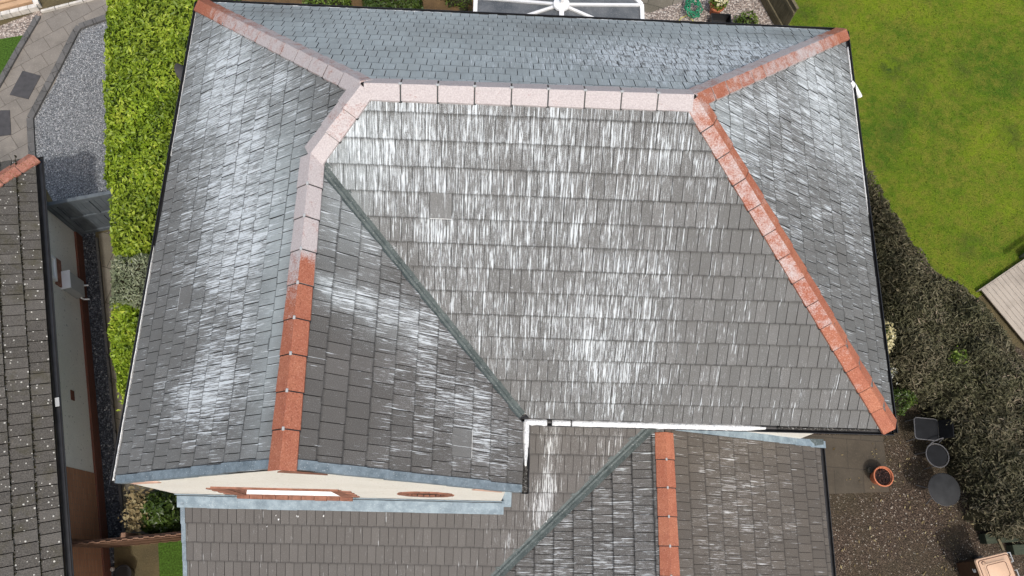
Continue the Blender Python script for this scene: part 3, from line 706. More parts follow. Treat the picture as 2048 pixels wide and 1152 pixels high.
# white downpipe branch on the right eave and the dark dish on the left one
dp = MB(); dp.tube([(11.60, 6.17, -.05), (11.66, 6.13, -.08), (11.78, 5.98, -.16), (11.80, 5.95, -.18)], .045, 10); dp.build('pipe_spout', 'white_plastic', house, smooth=True)
dish = thing('satellite_dish', (-.05, 5.95, -.35), "small dark dish fixed under the left eave beside the laurel hedge", 'satellite dish')
dm = MB()
cc = V((-.20, 5.93, -.30)); nx = unit((-.55, -.75, .35)); ux = unit(np.cross(nx, (0, 0, 1))); uy = np.cross(ux, nx)
ring = lambda r, dz: [cc+ux*r*math.cos(k*math.pi/12)+uy*r*1.1*math.sin(k*math.pi/12)+nx*dz for k in range(24)]
rs = [ring(.02, -.05), ring(.09, -.04), ring(.15, -.015), ring(.19, .012)]
for a, b in zip(rs, rs[1:]):
    for k in range(24): dm.poly([a[k], a[(k+1) % 24], b[(k+1) % 24], b[k]])
dm.poly(rs[0]); dm.build('reflector', 'slate_slab', dish, smooth=True)
ar = MB(); ar.tube([cc-nx*.05, cc-nx*.10+V((.05, 0, -.02)), (.05, 5.97, -.42)], .016, 8); ar.build('bracket', 'black_plastic', dish)

# ---------------------------------------------------------------- lower front extension (fixed to the house)
f_lean = field([(6.42, -.55, .13, 1.0, .85), (6.25, -1.3, .3, .5, .4), (7.3, -.45, .5, .5, .30), (5.9, -1.9, .6, .7, .22), (7.0, .1, .8, .12, .3), (7.55, .0, .12, .2, .4)], .05)
VT = (8.15, .235, 0); 
vz = lambda x, y_: LEAN_0+LEAN_T*y_
VB = (4.4, -3.40, 0)
vl0 = lean.ab((8.16, .235, 0)); vl1 = lean.ab((4.62, -3.20, 0))
p1 = [lean.ab((.13, -3.45, 0)), lean.ab((4.38, -3.45, 0)), vl1, lean.ab((6.81, -1.06, 0)), lean.ab((.13, -1.06, 0))]
vm = (vl1[0]+(vl0[0]-vl1[0])*((lean.ab((0, -1.06, 0))[1]-vl1[1])/(vl0[1]-vl1[1])), lean.ab((0, -1.06, 0))[1])
p1[3] = vm
p2 = [lean.ab((5.62, -1.06, 0)), vm, vl0, lean.ab((5.62, .25, 0))]
p1 = inset_line(p1, 2, .085); p2 = inset_line(p2, 1, .085)
LB0 = lean.ab((0, -1.506, 0))[1]
ln = tiles(lean, [p1, p2], .352, LB0, TW, f_lean, no_film, 'porch_tile', 'porch_roof_slope', house, seed=8)
ln['label'] = 'clean brown grey slope of the low roof below the gable'
f_lwl = field([(-.6, 1.0, .7, .6, -.1), (-2, -1.5, 1, 1, .12)], .36); f_lwr = field([(-1.0, -1.4, .8, 1.0, .22), (-.2, -1.6, .4, .8, .1), (-2.2, -1.2, .5, .8, .14), (-.3, -.4, 1.5, .3, -.2), (-1.5, -3.5, 3, .4, -.15)], .24)
g2 = lwl.ab
pwl = [g2((8.35, .24, 0)), g2((8.19, .225, 0)), g2((4.62, -3.22, 0)), g2((4.62, -4.6, 0)), g2((8.35, -4.6, 0))]
pwl = ccw(pwl)
# valley edge index: find the edge from (8.19) to (4.62)
bi = max(range(5), key=lambda i: np.linalg.norm(V(pwl[i])-V(pwl[(i+1) % 5]))*(abs(pwl[i][0]-pwl[(i+1) % 5][0]) > 1 and abs(pwl[i][1]-pwl[(i+1) % 5][1]) > 1))
pwl = inset_line(pwl, bi, .085)
wl_ = tiles(lwl, [pwl], .362, lwl.ab((8.155, 0, 0))[1]-.362*6, .147, f_lwl, no_film, 'roof_tile', 'porch_roof_slope', house, gap=.010, seed=9)
wl_['label'] = 'dark left slope of the low cross roof'
pwr = [lwr.ab(q) for q in ((8.35, .24, 0), (11.80, .30, 0), (11.74, -4.6, 0), (8.35, -4.6, 0))]
wr2 = tiles(lwr, [pwr], .362, lwr.ab((8.467, 0, 0))[1]-.362*11, .15, f_lwr, no_film, 'brown_tile' if 'brown_tile' in M else 'porch_tile', 'porch_roof_slope', house, gap=.007, th=.02, seed=10)
wr2['label'] = 'brownish right slope of the low cross roof'
rz = WRZ+.0
ridge_run((8.35, .10, rz), (8.35, -4.55, rz), lwl.n, lwr.n, .465, wr2, cst(.10), gap=.014, wing=.15, rndseed=9)
valley((8.15, .23, LEAN_0+LEAN_T*.23), (4.62, -3.20, LEAN_0-LEAN_T*3.20), lean, lwl, .115, ln)
fl = MB()   # step flashing where the gable meets the low roof, laid in lengths
n_ = 11
for k in range(n_):
    x0 = .06+(5.64-.06)*k/n_; x1 = .06+(5.64-.06)*(k+1)/n_+.012; j = random.uniform(-.004, .004)
    a = lean.ab((x0, -1.09, 0)); b = lean.ab((x1, -1.255+j, 0))
    q = [lean.P(a[0], b[1], .047+.003*(k % 2)), lean.P(b[0], b[1], .047+.003*(k % 2)), lean.P(b[0], a[1]+.02, .041+.003*(k % 2)), lean.P(a[0], a[1]+.02, .041+.003*(k % 2))]
    fl.prism(q, -lean.n*.008, bottom=True)
    zz = LEAN_0+LEAN_T*-1.08
    fl.box(((x0+x1)/2, GY-.012-.002*(k % 2), zz+.085), x1-x0, .012, .17)
fl.box((5.70, -1.02, LEAN_0+LEAN_T*-1.02+.05), .16, .3, .006, (1, 0, 0), lean.eb)
fl.build('wall_flashing', 'lead_flashing', house)
verge(lean, lean.ab((.13, 0, 0))[0]+.01, -1, lean.ab((0, -3.45, 0))[1], lean.ab((0, -1.10, 0))[1], LB0, .352, ln, w_=.045, lip=.10)
f2 = MB()
for k in range(9):
    a0 = .40+.375*k
    x0 = WRX+a0-.22; x1 = x0+.385
    h0 = lwr.ab((x0, .245, 0)); h1 = lwr.ab((x1, .245+.02*k/9, 0))
    P = [lwr.P(h0[0]-.10, h0[1], .044+.004*(k % 2)), lwr.P(h1[0]-.10, h1[1], .042+.004*(k % 2)), lwr.P(h1[0]+.035, h1[1], .042+.004*(k % 2)), lwr.P(h0[0]+.035, h0[1], .044+.004*(k % 2))]
    f2.prism(P if lwr.flip else P[::-1], -lwr.n*.006, bottom=True)
f2.build('wall_flashing', 'lead_flashing', house)
fw = MB()
fw.poly([(.2, -3.38, GZ), (4.5, -3.38, GZ), (4.5, -3.38, -3.75), (.2, -3.38, -3.75)]); fw.poly([(.2, -1.05, GZ), (.2, -3.38, GZ), (.2, -3.38, -3.8), (.2, -1.05, -2.5)])
fw.poly([(11.62, .27, GZ), (11.60, -4.5, GZ), (11.60, -4.5, -3.45), (11.62, .27, -3.45)]); fw.poly([(11.3, .272, GZ), (11.62, .272, GZ), (11.62, .272, -3.40), (11.3, .272, -3.2)])
fw.poly([(4.7, -4.5, GZ), (11.6, -4.5, GZ), (11.6, -4.5, -3.4), (8.35, -4.5, -1.7), (4.7, -4.5, -3.6)])
fw.build('wall', 'cream_render', house)
ge = MB(); half_pipe(ge, (11.87, .26, -3.50), (11.81, -4.6, -3.50), .055); go = ge.build('porch_gutter', 'black_plastic', house)
fc = MB(); fc.bar((11.80, .25, -3.52), (11.74, -4.6, -3.52), .02, .14); fc.build('fascia', 'black_plastic', house)
lr = MB(); lr.prism([(11.55, .16, -3.27), (11.86, .22, -3.36), (11.86, .32, -3.36), (11.50, .30, -3.22)], (0, 0, -.02), bottom=True); lr.build('lead_return', 'valley_lead', house)
# white flecks dropped on the low roof
fk = MB()
for px_, py_ in ((553, 1029), (558, 1037), (594, 1030), (597, 1031), (648, 1030), (535, 1051), (1092, 1041)):
    d = ray(px_, py_); k = (LEAN_0-CAM_LOC[2]+LEAN_T*CAM_LOC[1])/(d[2]-LEAN_T*d[1]); q = V(CAM_LOC)+k*d; a, b = lean.ab(q)
    s_ = random.uniform(.008, .016); an = random.uniform(0, 3)
    pts = [lean.P(a+s_*(1+.6*random.random())*math.cos(an+t_)*.6, b+s_*math.sin(an+t_)*1.2, .040) for t_ in np.linspace(0, 2*math.pi, 8)[:-1]]
    fk.prism(pts, -lean.n*.03)
fk.build('white_fleck', 'white_residue', ln)['kind'] = 'stuff'

# ---------------------------------------------------------------- foliage
def pseg(P, poly):
    d = np.full(len(P), 1e9); ins = np.zeros(len(P), bool); n = len(poly)
    for i in range(n):
        a = np.array(poly[i][:2]); b = np.array(poly[(i+1) % n][:2]); ab = b-a
        t = np.clip(((P-a)@ab)/(ab@ab+1e-12), 0, 1); d = np.minimum(d, np.linalg.norm(P-(a+t[:, None]*ab), axis=1))
        c = ((a[1] > P[:, 1]) != (b[1] > P[:, 1])); xi = (b[0]-a[0])*(P[:, 1]-a[1])/(b[1]-a[1]+1e-12)+a[0]; ins ^= c & (P[:, 0] < xi)
    return np.where(ins, d, -d)
def lumps(P, seed, sc):
    r = np.random.default_rng(seed); v = np.zeros(len(P))
    for k in range(14):
        th = r.uniform(0, 6.28); f = sc*r.uniform(.5, 2.6); v += np.sin((P[:, 0]*math.cos(th)+P[:, 1]*math.sin(th))*f*6.28+r.uniform(0, 6.28))/(1+f/sc*.5)
    return v/5.5
def leaf_mesh(name, pos, nor, size, asp, mat, parent, tint=None, seed=1, tilt=.6, droop=0.):
    r = np.random.default_rng(seed); N = len(pos)
    nn = nor+r.normal(0, tilt, (N, 3)); nn /= np.linalg.norm(nn, axis=1)[:, None]
    d = r.normal(0, 1, (N, 3)); d[:, 2] -= droop; d -= (d*nn).sum(1)[:, None]*nn; d /= np.linalg.norm(d, axis=1)[:, None]+1e-9
    s = np.cross(nn, d); L = size*np.clip(r.lognormal(-.06, .33, N), .4, 1.9)[:, None]; Wd = L*asp
    b = pos-d*L*.5; tip = pos+d*L*.5-nn*L*.12; l_ = pos+s*Wd*.5+nn*L*.10-d*L*.06; r_ = pos-s*Wd*.5+nn*L*.10-d*L*.06
    vs = np.stack([b, r_, tip, l_], 1).reshape(-1, 3)
    o0 = V((0, 0, 0)); q = parent
    while q is not None: o0 = o0+V(q.location); q = q.parent
    vs -= o0
    me = bpy.data.meshes.new(name); me.vertices.add(4*N); me.vertices.foreach_set('co', vs.astype(np.float32).ravel())
    me.loops.add(6*N); idx = (np.arange(N)*4)[:, None]+np.array([0, 1, 2, 0, 2, 3]); me.loops.foreach_set('vertex_index', idx.ravel().astype(np.int32))
    me.polygons.add(2*N); me.polygons.foreach_set('loop_start', np.arange(0, 6*N, 3, dtype=np.int32)); me.polygons.foreach_set('loop_total', np.full(2*N, 3, np.int32))
    me.update(calc_edges=True)
    c = np.clip(r.normal(.5, .24, N), 0, 1) if tint is None else np.clip(tint+r.normal(0, .16, N), 0, 1)
    cols = np.stack([c, r.random(N), np.zeros(N), np.ones(N)], 1); ca = me.color_attributes.new('mark', 'FLOAT_COLOR', 'CORNER')
    ca.data.foreach_set('color', np.repeat(cols, 6, 0).astype(np.float32).ravel())
    me.materials.append(M[mat]); ob = bpy.data.objects.new(name, me); COL.objects.link(ob)
    if parent is not None: ob.parent = parent
    return ob
def mound(name, label, cat, poly, ztop, zbot, rad, n, size, asp, mat, body='twig', bump=.08, bsc=.8, seed=1, tilt=.6, group=None, tint_bias=0., gapf=0., pw=2.):
    """bush or hedge over a ground outline: rounded shoulders, lumpy top, leaves on and just below the surface"""
    poly = [tuple(p[:2]) for p in poly]; c = np.mean(np.array(poly), 0)
    root = thing(name, (c[0], c[1], zbot), label, cat, group)
    mn = np.min(poly, 0)-.1; mx = np.max(poly, 0)+.1
    r = np.random.default_rng(seed)
    def H(P):
        d = pseg(P, poly)+lumps(P, seed+5, bsc*2)*.08; k = np.clip(d/rad, 0, 1); h = (1-(1-k)**pw)**(1/pw)
        return zbot+(ztop-zbot)*h*(1+0*d)+lumps(P, seed, bsc)*bump*k, d
    def grad_(P):
        e = .03; hx = (H(P+[e, 0])[0]-H(P-[e, 0])[0])/(2*e); hy = (H(P+[0, e])[0]-H(P-[0, e])[0])/(2*e)
        nv = np.stack([-hx, -hy, np.ones(len(P))], 1); ln_ = np.linalg.norm(nv, axis=1)[:, None]; return nv/ln_, ln_[:, 0]
    pos = []; nor = []; got = 0
    while got < n:
        P = r.uniform(mn, mx, (n*3, 2)); z, d = H(P); k = d > .0
        P = P[k]; z = z[k]
        nv, st = grad_(P); keep = r.random(len(P)) < np.minimum(st, 6)/3.0
        if gapf: keep &= (lumps(P, seed+9, 2.2)+r.normal(0, .25, len(P))) > -gapf
        P = P[keep]; z = z[keep]; nv = nv[keep]
        off = r.exponential(.05, len(P))-.05
        pos.append(np.concatenate([P, z[:, None]], 1)-nv*off[:, None]); nor.append(nv); got += len(P)
    pos = np.concatenate(pos)[:n]; nor = np.concatenate(nor)[:n]
    pos[:, 2] = np.maximum(pos[:, 2], zbot+.02)
    tint = .5+tint_bias+lumps(pos[:, :2], seed+3, 1.0)*.34
    nor = nor*np.array([1, 1, .6])+np.array([0, 0, .5])
    leaf_mesh('foliage', pos, nor, size, asp, mat, root, tint, seed, tilt)
    # woody core following the same form, set back under the leaves
    st = .10; xs = np.arange(mn[0], mx[0]+st, st); ys = np.arange(mn[1], mx[1]+st, st); X, Y = np.meshgrid(xs, ys, indexing='ij')
    P = np.stack([X.ravel(), Y.ravel()], 1); z, d = H(P); z = np.maximum(z-.10, zbot+.0); z = z.reshape(X.shape); dd = d.reshape(X.shape)
    mb = MB()
    for i in range(len(xs)-1):
        for j in range(len(ys)-1):
            if max(dd[i, j], dd[i+1, j], dd[i, j+1], dd[i+1, j+1]) > .08:
                mb.poly([(xs[i], ys[j], z[i, j]), (xs[i+1], ys[j], z[i+1, j]), (xs[i+1], ys[j+1], z[i+1, j+1]), (xs[i], ys[j+1], z[i, j+1])])
    if mb.v: mb.build('branches', body, root, merge=True, smooth='all')
    return root
px = lambda pts, z: [at(u, v, z) for u, v in pts]
HT = -3.15
mound('laurel_hedge', "long bright green laurel hedge running down the left side of the house", 'hedge',
      px([(202, -40), (200, 90), (196, 220), (200, 300), (205, 400), (212, 500), (225, 545), (300, 545), (300, 480), (335, 350), (372, 150), (405, 0), (410, -40)], HT), HT, GZ, .28, 17000, .10, .42, 'laurel_leaf', 'twig_green', .20, .9, 21, .85, tint_bias=.06, pw=2.6)
mound('pale_shrub', "pale silver green shrub squeezed between the two bright laurel hedges", 'shrub',
      px([(208, 520), (222, 500), (310, 495), (305, 560), (290, 615), (240, 622), (216, 645), (206, 580)], HT+.1), HT+.12, GZ, .25, 4600, .075, .26, 'pale_leaf', 'twig', .05, 1.2, 22, .8)
mound('laurel_hedge', "short bright green laurel hedge below the pale shrub, nearest the gable", 'hedge',
      px([(212, 600), (240, 585), (285, 575), (275, 650), (262, 740), (248, 830), (238, 830), (228, 790), (214, 720), (206, 650)], HT-.05), HT-.02, GZ, .25, 6000, .09, .42, 'laurel_leaf', 'twig_green', .08, .8, 23, .75, tint_bias=.12, pw=2.6)
BT = -3.5
mound('bush', "rounded laurel bush with browning leaves on its left, beside the brown fence", 'bush',
      px([(258, 1000), (270, 985), (305, 975), (350, 985), (362, 1000), (366, 1050), (350, 1066), (300, 1066), (268, 1058), (255, 1030)], BT), BT+.05, GZ, .35, 2600, .115, .45, 'bush_leaf', 'twig_green', .07, 1.2, 24, .6)

bsh = [o for o in bpy.data.objects if o.name == 'bush'][0]
r = np.random.default_rng(2); n = 420; c0 = V(at(272, 1018, BT)); q = c0+r.normal(0, 1, (n, 3))*np.array([.09, .20, .10]); leaf_mesh('dry_foliage', q, np.tile([0, -.2, 1.], (n, 1)), .085, .5, 'dry_leaf', bsh, None, 25, .8)
RT = -3.35
mound('garden_hedge', "broad dark grey green hedge sprawling between the house, the lawn and the patio", 'hedge',
      px([(1718, 262), (1772, 318), (1812, 392), (1850, 460), (1895, 522), (1945, 552), (1995, 586), (2028, 640), (2060, 690), (2130, 760), (2130, 1090)], RT)
      +px([(2040, 1075), (1985, 1068), (1958, 1030), (1942, 985), (1925, 945), (1908, 905), (1884, 862), (1876, 834), (1850, 808), (1800, 790)], -4.5)+px([(1745, 740), (1745, 500), (1735, 400)], -4.2), RT, GZ, .55, 32000, .10, .23, 'hedge_leaf', 'twig', .32, .75, 31, 1.1, gapf=.62)
mound('flowering_shrub', "cream flowering shrub poking out between the right eave and the dark hedge", 'shrub',
      px([(1752, 645), (1775, 635), (1802, 650), (1798, 690), (1784, 715), (1788, 745), (1772, 765), (1756, 720)], -2.8), -2.7, GZ, .2, 1300, .05, .7, 'cream_petal', 'twig_green', .06, 2, 32, .9)
mound('white_shrub', "small white flowered plant growing near the bottom right corner of the roof", 'shrub',
      px([(1775, 730), (1800, 722), (1812, 740), (1795, 765), (1776, 770)], -3.1), -3.05, GZ, .2, 420, .05, .5, 'white_petal', 'twig_green', .05, 2, 33, .9)
mound('green_shrub', "fresh green shrub on the shaded ground right of the roof corner", 'shrub',
      px([(1772, 765), (1800, 770), (1835, 780), (1850, 800), (1810, 830), (1785, 810)], -3.8), -3.7, GZ, .25, 900, .08, .4, 'bush_leaf', 'twig', .06, 2, 34, .8)
mound('lime_sprig', "lime green sprig growing up through the middle of the dark hedge", 'plant',
      px([(1905, 700), (1925, 690), (1940, 715), (1930, 735), (1908, 730)], RT+.08), RT+.14, RT-.3, .15, 130, .06, .5, 'garden_leaf', 'twig_green', .03, 3, 35, .9, tint_bias=.3)

# ---------------------------------------------------------------- ground sheets
def sheet(name, pts, z, mat, kind='structure'):
    mb = MB(); mb.poly([(p[0], p[1], z) for p in pts]); o = mb.build(name, mat); o['kind'] = kind
    if len(pts) > 4: pass
    me = o.data
    if me.polygons[0].normal.z < 0:
        me.flip_normals()
    return o
Rg = 600
sheet('ground', [(-Rg, -Rg), (Rg, -Rg), (Rg, Rg), (-Rg, Rg)], GZ-.008, 'olive_earth')
g_ = lambda *pts: [at(u, v, GZ) for u, v in pts]
sheet('lawn', g_((1500, -400), (1550, 30), (1575, 60), (1600, 200), (1640, 420), (1700, 560), (1900, 640), (2000, 560), (2400, 380), (2700, -400)), GZ, 'lawn')
sheet('grey_gravel', g_((158, 62), (215, 35), (300, -60), (340, 300), (260, 400), (110, 410), (66, 330), (66, 240)), GZ, 'grey_gravel')
sheet('path', g_((85, 28), (215, -10), (330, -80), (330, -30), (208, 44), (150, 62), (110, 165), (64, 240), (70, 330), (-60, 345), (-60, 190), (0, 165)), GZ+.004, 'path_paver')
sheet('pink_gravel', g_((-60, 80), (0, 52), (82, 20), (84, 30), (50, 70), (0, 78), (-60, 90)), GZ+.004, 'pink_gravel')
sheet('small_lawn', g_((-80, 90), (0, 74), (56, 64), (0, 160), (-60, 190)), GZ+.0, 'green_grass')
def edging(path, w_, nm, label, z=GZ+.03):
    mb = MB(); pts = [V((*p[:2], z)) for p in path]
    for a, b in zip(pts, pts[1:]):
        L = np.linalg.norm(b-a); n = max(1, round(L/.30)); d = (b-a)/L
        for k in range(n):
            p = a+d*(L*k/n+.004); q = a+d*(L*(k+1)/n-.004); mb.bar(p+V((0, 0, random.uniform(-.004, .004))), q, w_, .07)
    return tag(mb.build(nm, 'edging_block', bevel=.006), label, 'edging')
edging(g_((78, 34), (40, 98), (0, 168), (-40, 235)), .13, 'path_edging', "dark block edging along the grass side of the paved path")
edging(g_((215, 36), (160, 55), (152, 66), (120, 130), (90, 185), (62, 238), (66, 312), (70, 340)), .15, 'path_edging', "dark block edging between the paved path and the grey gravel")
for (a, b, c, d), lb in ((((46, 142), (82, 152), (57, 199), (20, 190)), "dark slate slab set in the paved path beside the gravel"), (((-20, 222), (20, 221), (23, 270), (-22, 276)), "dark slate slab at the photo's left edge above the neighbour's roof")):
    mb = MB(); mb.prism([(*p[:2], GZ+.02) for p in g_(a, b, c, d)][::-1], (0, 0, -.03)); tag(mb.build('slate_slab', 'slate_slab', bevel=.003), lb, 'paving slab', 'dark slabs set in the path')
# timber raised border top left
tb = thing('raised_border', at(30, 15, GZ), "tan timber raised border with white stone coping, top left corner", 'planter')
mb = MB()
for k, off in enumerate((0, 1, 2)):
    p = V(at(-60, 34-off*13, GZ+.1)); q = V(at(66, 2-off*13, GZ+.1)); mb.bar(p, q, .135, .16-.02*k)
mb.build('timber', 'tan_wood', tb, bevel=.006)
mb = MB(); a = V(at(-50, 44, GZ+.08)); b = V(at(76, 14, GZ+.08)); n = 7
for k in range(n): mb.bar(a+(b-a)*(k/n)+(b-a)*.006, a+(b-a)*((k+1)/n), .11, .16)
b2 = V(at(62, -20, GZ+.08)); mb.bar(b+V((0, .02, 0)), b2, .12, .17)
mb.build('coping', 'kerb_white', tb, bevel=.006)
mb = MB(); a = V(at(82, 24, GZ+.02)); b = V(at(250, -18, GZ+.02))
for k in range(6): mb.bar(a+(b-a)*(k/6)+(b-a)*.006, a+(b-a)*((k+1)/6), .06, .10)
tag(mb.build('kerb', 'kerb_white', bevel=.006), "thin pale kerb across the head of the paved path", 'kerb')

# ---------------------------------------------------------------- neighbour bungalow (turned about 15 degrees)
ND = V((-.2554, .9668, 0)); NN = V((.9668, .2554, 0))
def nb(s_, q_, z): return s_*ND+q_*NN+V((0, 0, z))
bun = thing('bungalow', nb(1.5, -6, GZ), "neighbouring bungalow with lichen spotted tiled roof, cream and brown brick wall", 'house')
NQ = -2.523; SE = 5.62; S0 = -9.
mb = MB()
mb.poly([nb(.12, NQ, GZ), nb(SE, NQ, GZ), nb(SE, NQ, -2.5), nb(.12, NQ, -2.5)], [(0, 0), (5.5, 0), (5.5, 2.5), (0, 2.5)]); mb.poly([nb(SE, NQ, GZ), nb(SE, NQ-9, GZ), nb(SE, NQ-9, -2.5), nb(SE, NQ, -2.5)])
mb.build('wall', 'grey_render', bun)
mb = MB(); mb.poly([nb(S0, NQ+.012, GZ), nb(.12, NQ+.012, GZ), nb(.12, NQ+.012, -2.5), nb(S0, NQ+.012, -2.5)], [(0, 0), (9.12, 0), (9.12, 2.5), (0, 2.5)]); mb.poly([nb(.12, NQ+.012, GZ), nb(.12, NQ, GZ), nb(.12, NQ, -2.5), nb(.12, NQ+.012, -2.5)])
mb.build('brick_wall', 'brown_brick', bun)
mb = MB(); c = nb((SE+S0)/2, NQ+.02, GZ+.15); mb.box(c, SE-S0, .05, .30, ND, NN); mb.build('plinth', 'plinth_brick', bun)
NE = nb(0, -2.17, -2.36)
ns = Slope(nb(0, -2.17, -2.36), ND, NN, .6)
apexL = 4.2
pn_ = [ns.ab(nb(S0, -2.17, 0)), ns.ab(nb(5.98, -2.17, 0)), ns.ab(nb(5.98-apexL, -2.17-apexL, 0)), ns.ab(nb(S0, -2.17-apexL, 0))]
def ntile(sl, pcs, nm, seed):
    rnd = random.Random(seed)
    f = field([], 0.); 
    return tiles(sl, pcs,   .365, -.03, .20, f, lambda a, b: 0., 'lichen_tile', nm, bun, gap=.016, th=.04, jitter=.006, seed=seed)
nr = ntile(ns, [pn_], 'roof_slope', 41)
ns2 = Slope(nb(5.98, -2.17, -2.36), NN, ND, .6)
pe = [ns2.ab(nb(5.98, -2.17, 0)), ns2.ab(nb(5.98, -2.17-2*apexL, 0)), ns2.ab(nb(5.98-apexL, -2.17-apexL, 0))]
nr2 = ntile(ns2, [pe], 'roof_slope', 42)
ridge_run(nb(5.98-apexL, -2.17-apexL, -2.36+.6*apexL), nb(5.96, -2.19, -2.35), ns.n, ns2.n, .40, nr, cst(0), wing=.13, clips=False, gap=.02, rndseed=44, mat='mossy_ridge', end_long=.03)
# moss lodged along the course edges
ms_pos = []
rm = np.random.default_rng(5)
for r in range(1, 9):
    for k in range(1300):
        a = rm.uniform(-6, 6); 
        if rm.random() < .8: ms_pos.append(ns.P(a, -.03+r*.365+rm.normal(-.012, .008), .012+rm.uniform(0, .012)))
ms_pos = np.array(ms_pos); leaf_mesh('moss', ms_pos, np.tile(ns.n, (len(ms_pos), 1)), .034, .7, 'moss_tuft' if 'moss_tuft' in M else 'twig', nr, None, 6, .8)['kind'] = 'stuff'
mb = MB(); half_pipe(mb, nb(S0, -2.10, -2.43), nb(6.02, -2.10, -2.43), .058); ng = mb.build('gutter', 'black_plastic', bun)
mb = MB(); mb.box(nb((6+S0)/2, -2.18, -2.46), 6-S0, .02, .16, ND, NN); mb.box(nb((6+S0)/2, -2.36, -2.50), 6-S0, .34, .02, ND, NN); mb.build('fascia', 'black_plastic', bun)
mb = MB(); mb.box(nb(1.05, -2.10, -2.415), .16, .07, .02, ND, NN); mb.build('gutter_bracket', 'grey_plastic', ng)
# window, flue box and vent on the bungalow wall
mb = MB(); s0, s1, z0, z1 = 3.88, 4.40, -3.62, -2.75
for (sa, sb, za, zb) in ((s0, s1, z0, z0+.06), (s0, s1, z1-.06, z1), (s0, s0+.06, z0+.06, z1-.06), (s1-.06, s1, z0+.06, z1-.06)):
    mb.box(nb((sa+sb)/2, NQ+.03, (za+zb)/2), sb-sa, .06, zb-za, ND, NN)
bw = mb.build('window', 'white_plastic', bun, bevel=.004)
mb = MB(); mb.box(nb((s0+s1)/2, NQ+.02, (z0+z1)/2), s1-s0-.1, .02, z1-z0-.1, ND, NN); mb.build('window_pane', 'blind_glass', bw)
mb = MB(); mb.box(nb((s0+s1)/2, NQ+.015, z0-.14), s1-s0+.08, .03, .26, ND, NN); mb.build('window_apron', 'brown_paint' if 'brown_paint' in M else 'red_sandstone', bw)
mb = MB(); mb.box(nb(4.0, NQ+.09, -4.22), .36, .18, .66, ND, NN); acb = mb.build('meter_box', 'grey_plastic', bun, bevel=.008)
mb = MB(); mb.box(nb(4.0, NQ+.09, -3.875), .39, .21, .03, ND, NN); mb.build('box_top', 'white_plastic', acb, bevel=.004)
for s_ in (4.12, 3.80):
    mb = MB(); mb.tube([nb(s_, NQ+.12, -4.50), nb(s_, NQ+.13, -4.60), nb(s_, NQ+.22, -4.66)], .018, 8); mb.build('pipe', 'white_plastic', bun, smooth=True)
mb = MB(); mb.box(nb(1.59, NQ+.008, -4.0), .20, .016, .14, ND, NN)
for k in range(3): mb.box(nb(1.59, NQ+.016, -3.955-.045*k), .17, .012, .012, ND, NN)
mb.build('air_brick', 'plinth_brick', bun)
mb = MB(); mb.tube([nb(5.0, NQ, -2.9), nb(5.0, NQ+.05, -2.9), nb(4.97, NQ+.07, -2.93)], .01, 6); mb.build('hook', 'black_plastic', bun)
# alley floor
gs = lambda *pts: [nb(a, b, GZ) for a, b in pts]
sheet('dark_gravel', gs((-1.28, NQ+.04), (5.5, NQ+.04), (5.5, NQ+.33), (-1.28, NQ+.33)), GZ, 'dark_gravel')
sheet('alley_slabs', gs((-1.28, NQ+.40), (5.45, NQ+.40), (5.45, 1.2), (-1.28, 1.2)), GZ, 'old_slab')
mb = MB()
for k in range(12): mb.bar(nb(-1.25+6.6*k/12, NQ+.365, GZ+.02), nb(-1.25+6.6*(k+1)/12-.01, NQ+.365, GZ+.02), .05, .08)
tag(mb.build('alley_edging', 'edging_block', bevel=.004), "narrow edging kerb between gravel and slabs in the shaded alley", 'edging')
sheet('gate_slabs', gs((5.62, NQ+.0), (6.02, NQ+.0), (6.02, 0.2), (5.62, 0.2)), GZ+.006, 'old_slab')
# timber gate, grey
gt = thing('garden_gate', nb(5.5, -1.9, GZ), "dark grey panelled timber gate closing the alley beside the hedge", 'gate')
mb = MB(); z0, z1 = GZ+.08, -3.38; qa, qb = NQ+.10, -1.05
for k in range(10): mb.box(nb(5.50, qa+(qb-qa)*(k+.5)/10, (z0+z1)/2), (qb-qa)/10-.006, .022, z1-z0, NN, ND)
mb.build('board', 'gate_paint', gt)
mb = MB()
for z in (z0+.06, (z0+z1)/2, z1-.05): mb.box(nb(5.472, (qa+qb)/2, z), qb-qa, .036, .11, NN, ND)
for q_ in (qa+.05, qb-.05, (qa+qb)/2): mb.box(nb(5.474, q_, (z0+z1)/2), .10, .03, z1-z0-.24, NN, ND)
mb.box(nb(5.49, (qa+qb)/2, z1+.015), qb-qa, .08, .03, NN, ND)
mb.build('frame', 'gate_paint', gt, bevel=.004)
mb = MB(); mb.box(nb(5.50, NQ+.05, (GZ+z1)/2+.03), .09, .09, z1-GZ+.06, NN, ND); mb.build('gate_post', 'gate_paint', gt, bevel=.004)
# brown fence closing the lower end
fe = thing('fence', (-1.1, -1.84, GZ), "brown vertical board fence between the bungalow wall and the low roof", 'fence')
fa_, fb_ = V((-2.12, -1.93, 0)), V((.20, -1.665, 0)); fdir = unit(fb_-fa_); fn = V((-fdir[1], fdir[0], 0)); Lf = np.linalg.norm(fb_-fa_)
mb = MB(); k = 0; x = 0.
while x < Lf:
    wd = .098; c = fa_+fdir*(x+wd/2)+fn*(.008 if k % 2 else -.008); top = -3.16+random.uniform(-.006, .006)
    mb.box((c[0], c[1], (GZ+top)/2), wd-.003, .018, top-GZ, fdir, fn); x += wd*.96; k += 1
mb.build('boards', 'fence_wood', fe)
mb = MB()
for z in (GZ+.3, -4.1, -3.3): c = (fa_+fb_)/2+fn*.035; mb.box((c[0], c[1], z), Lf, .04, .07, fdir, fn)
mb.build('rails', 'fence_wood', fe)
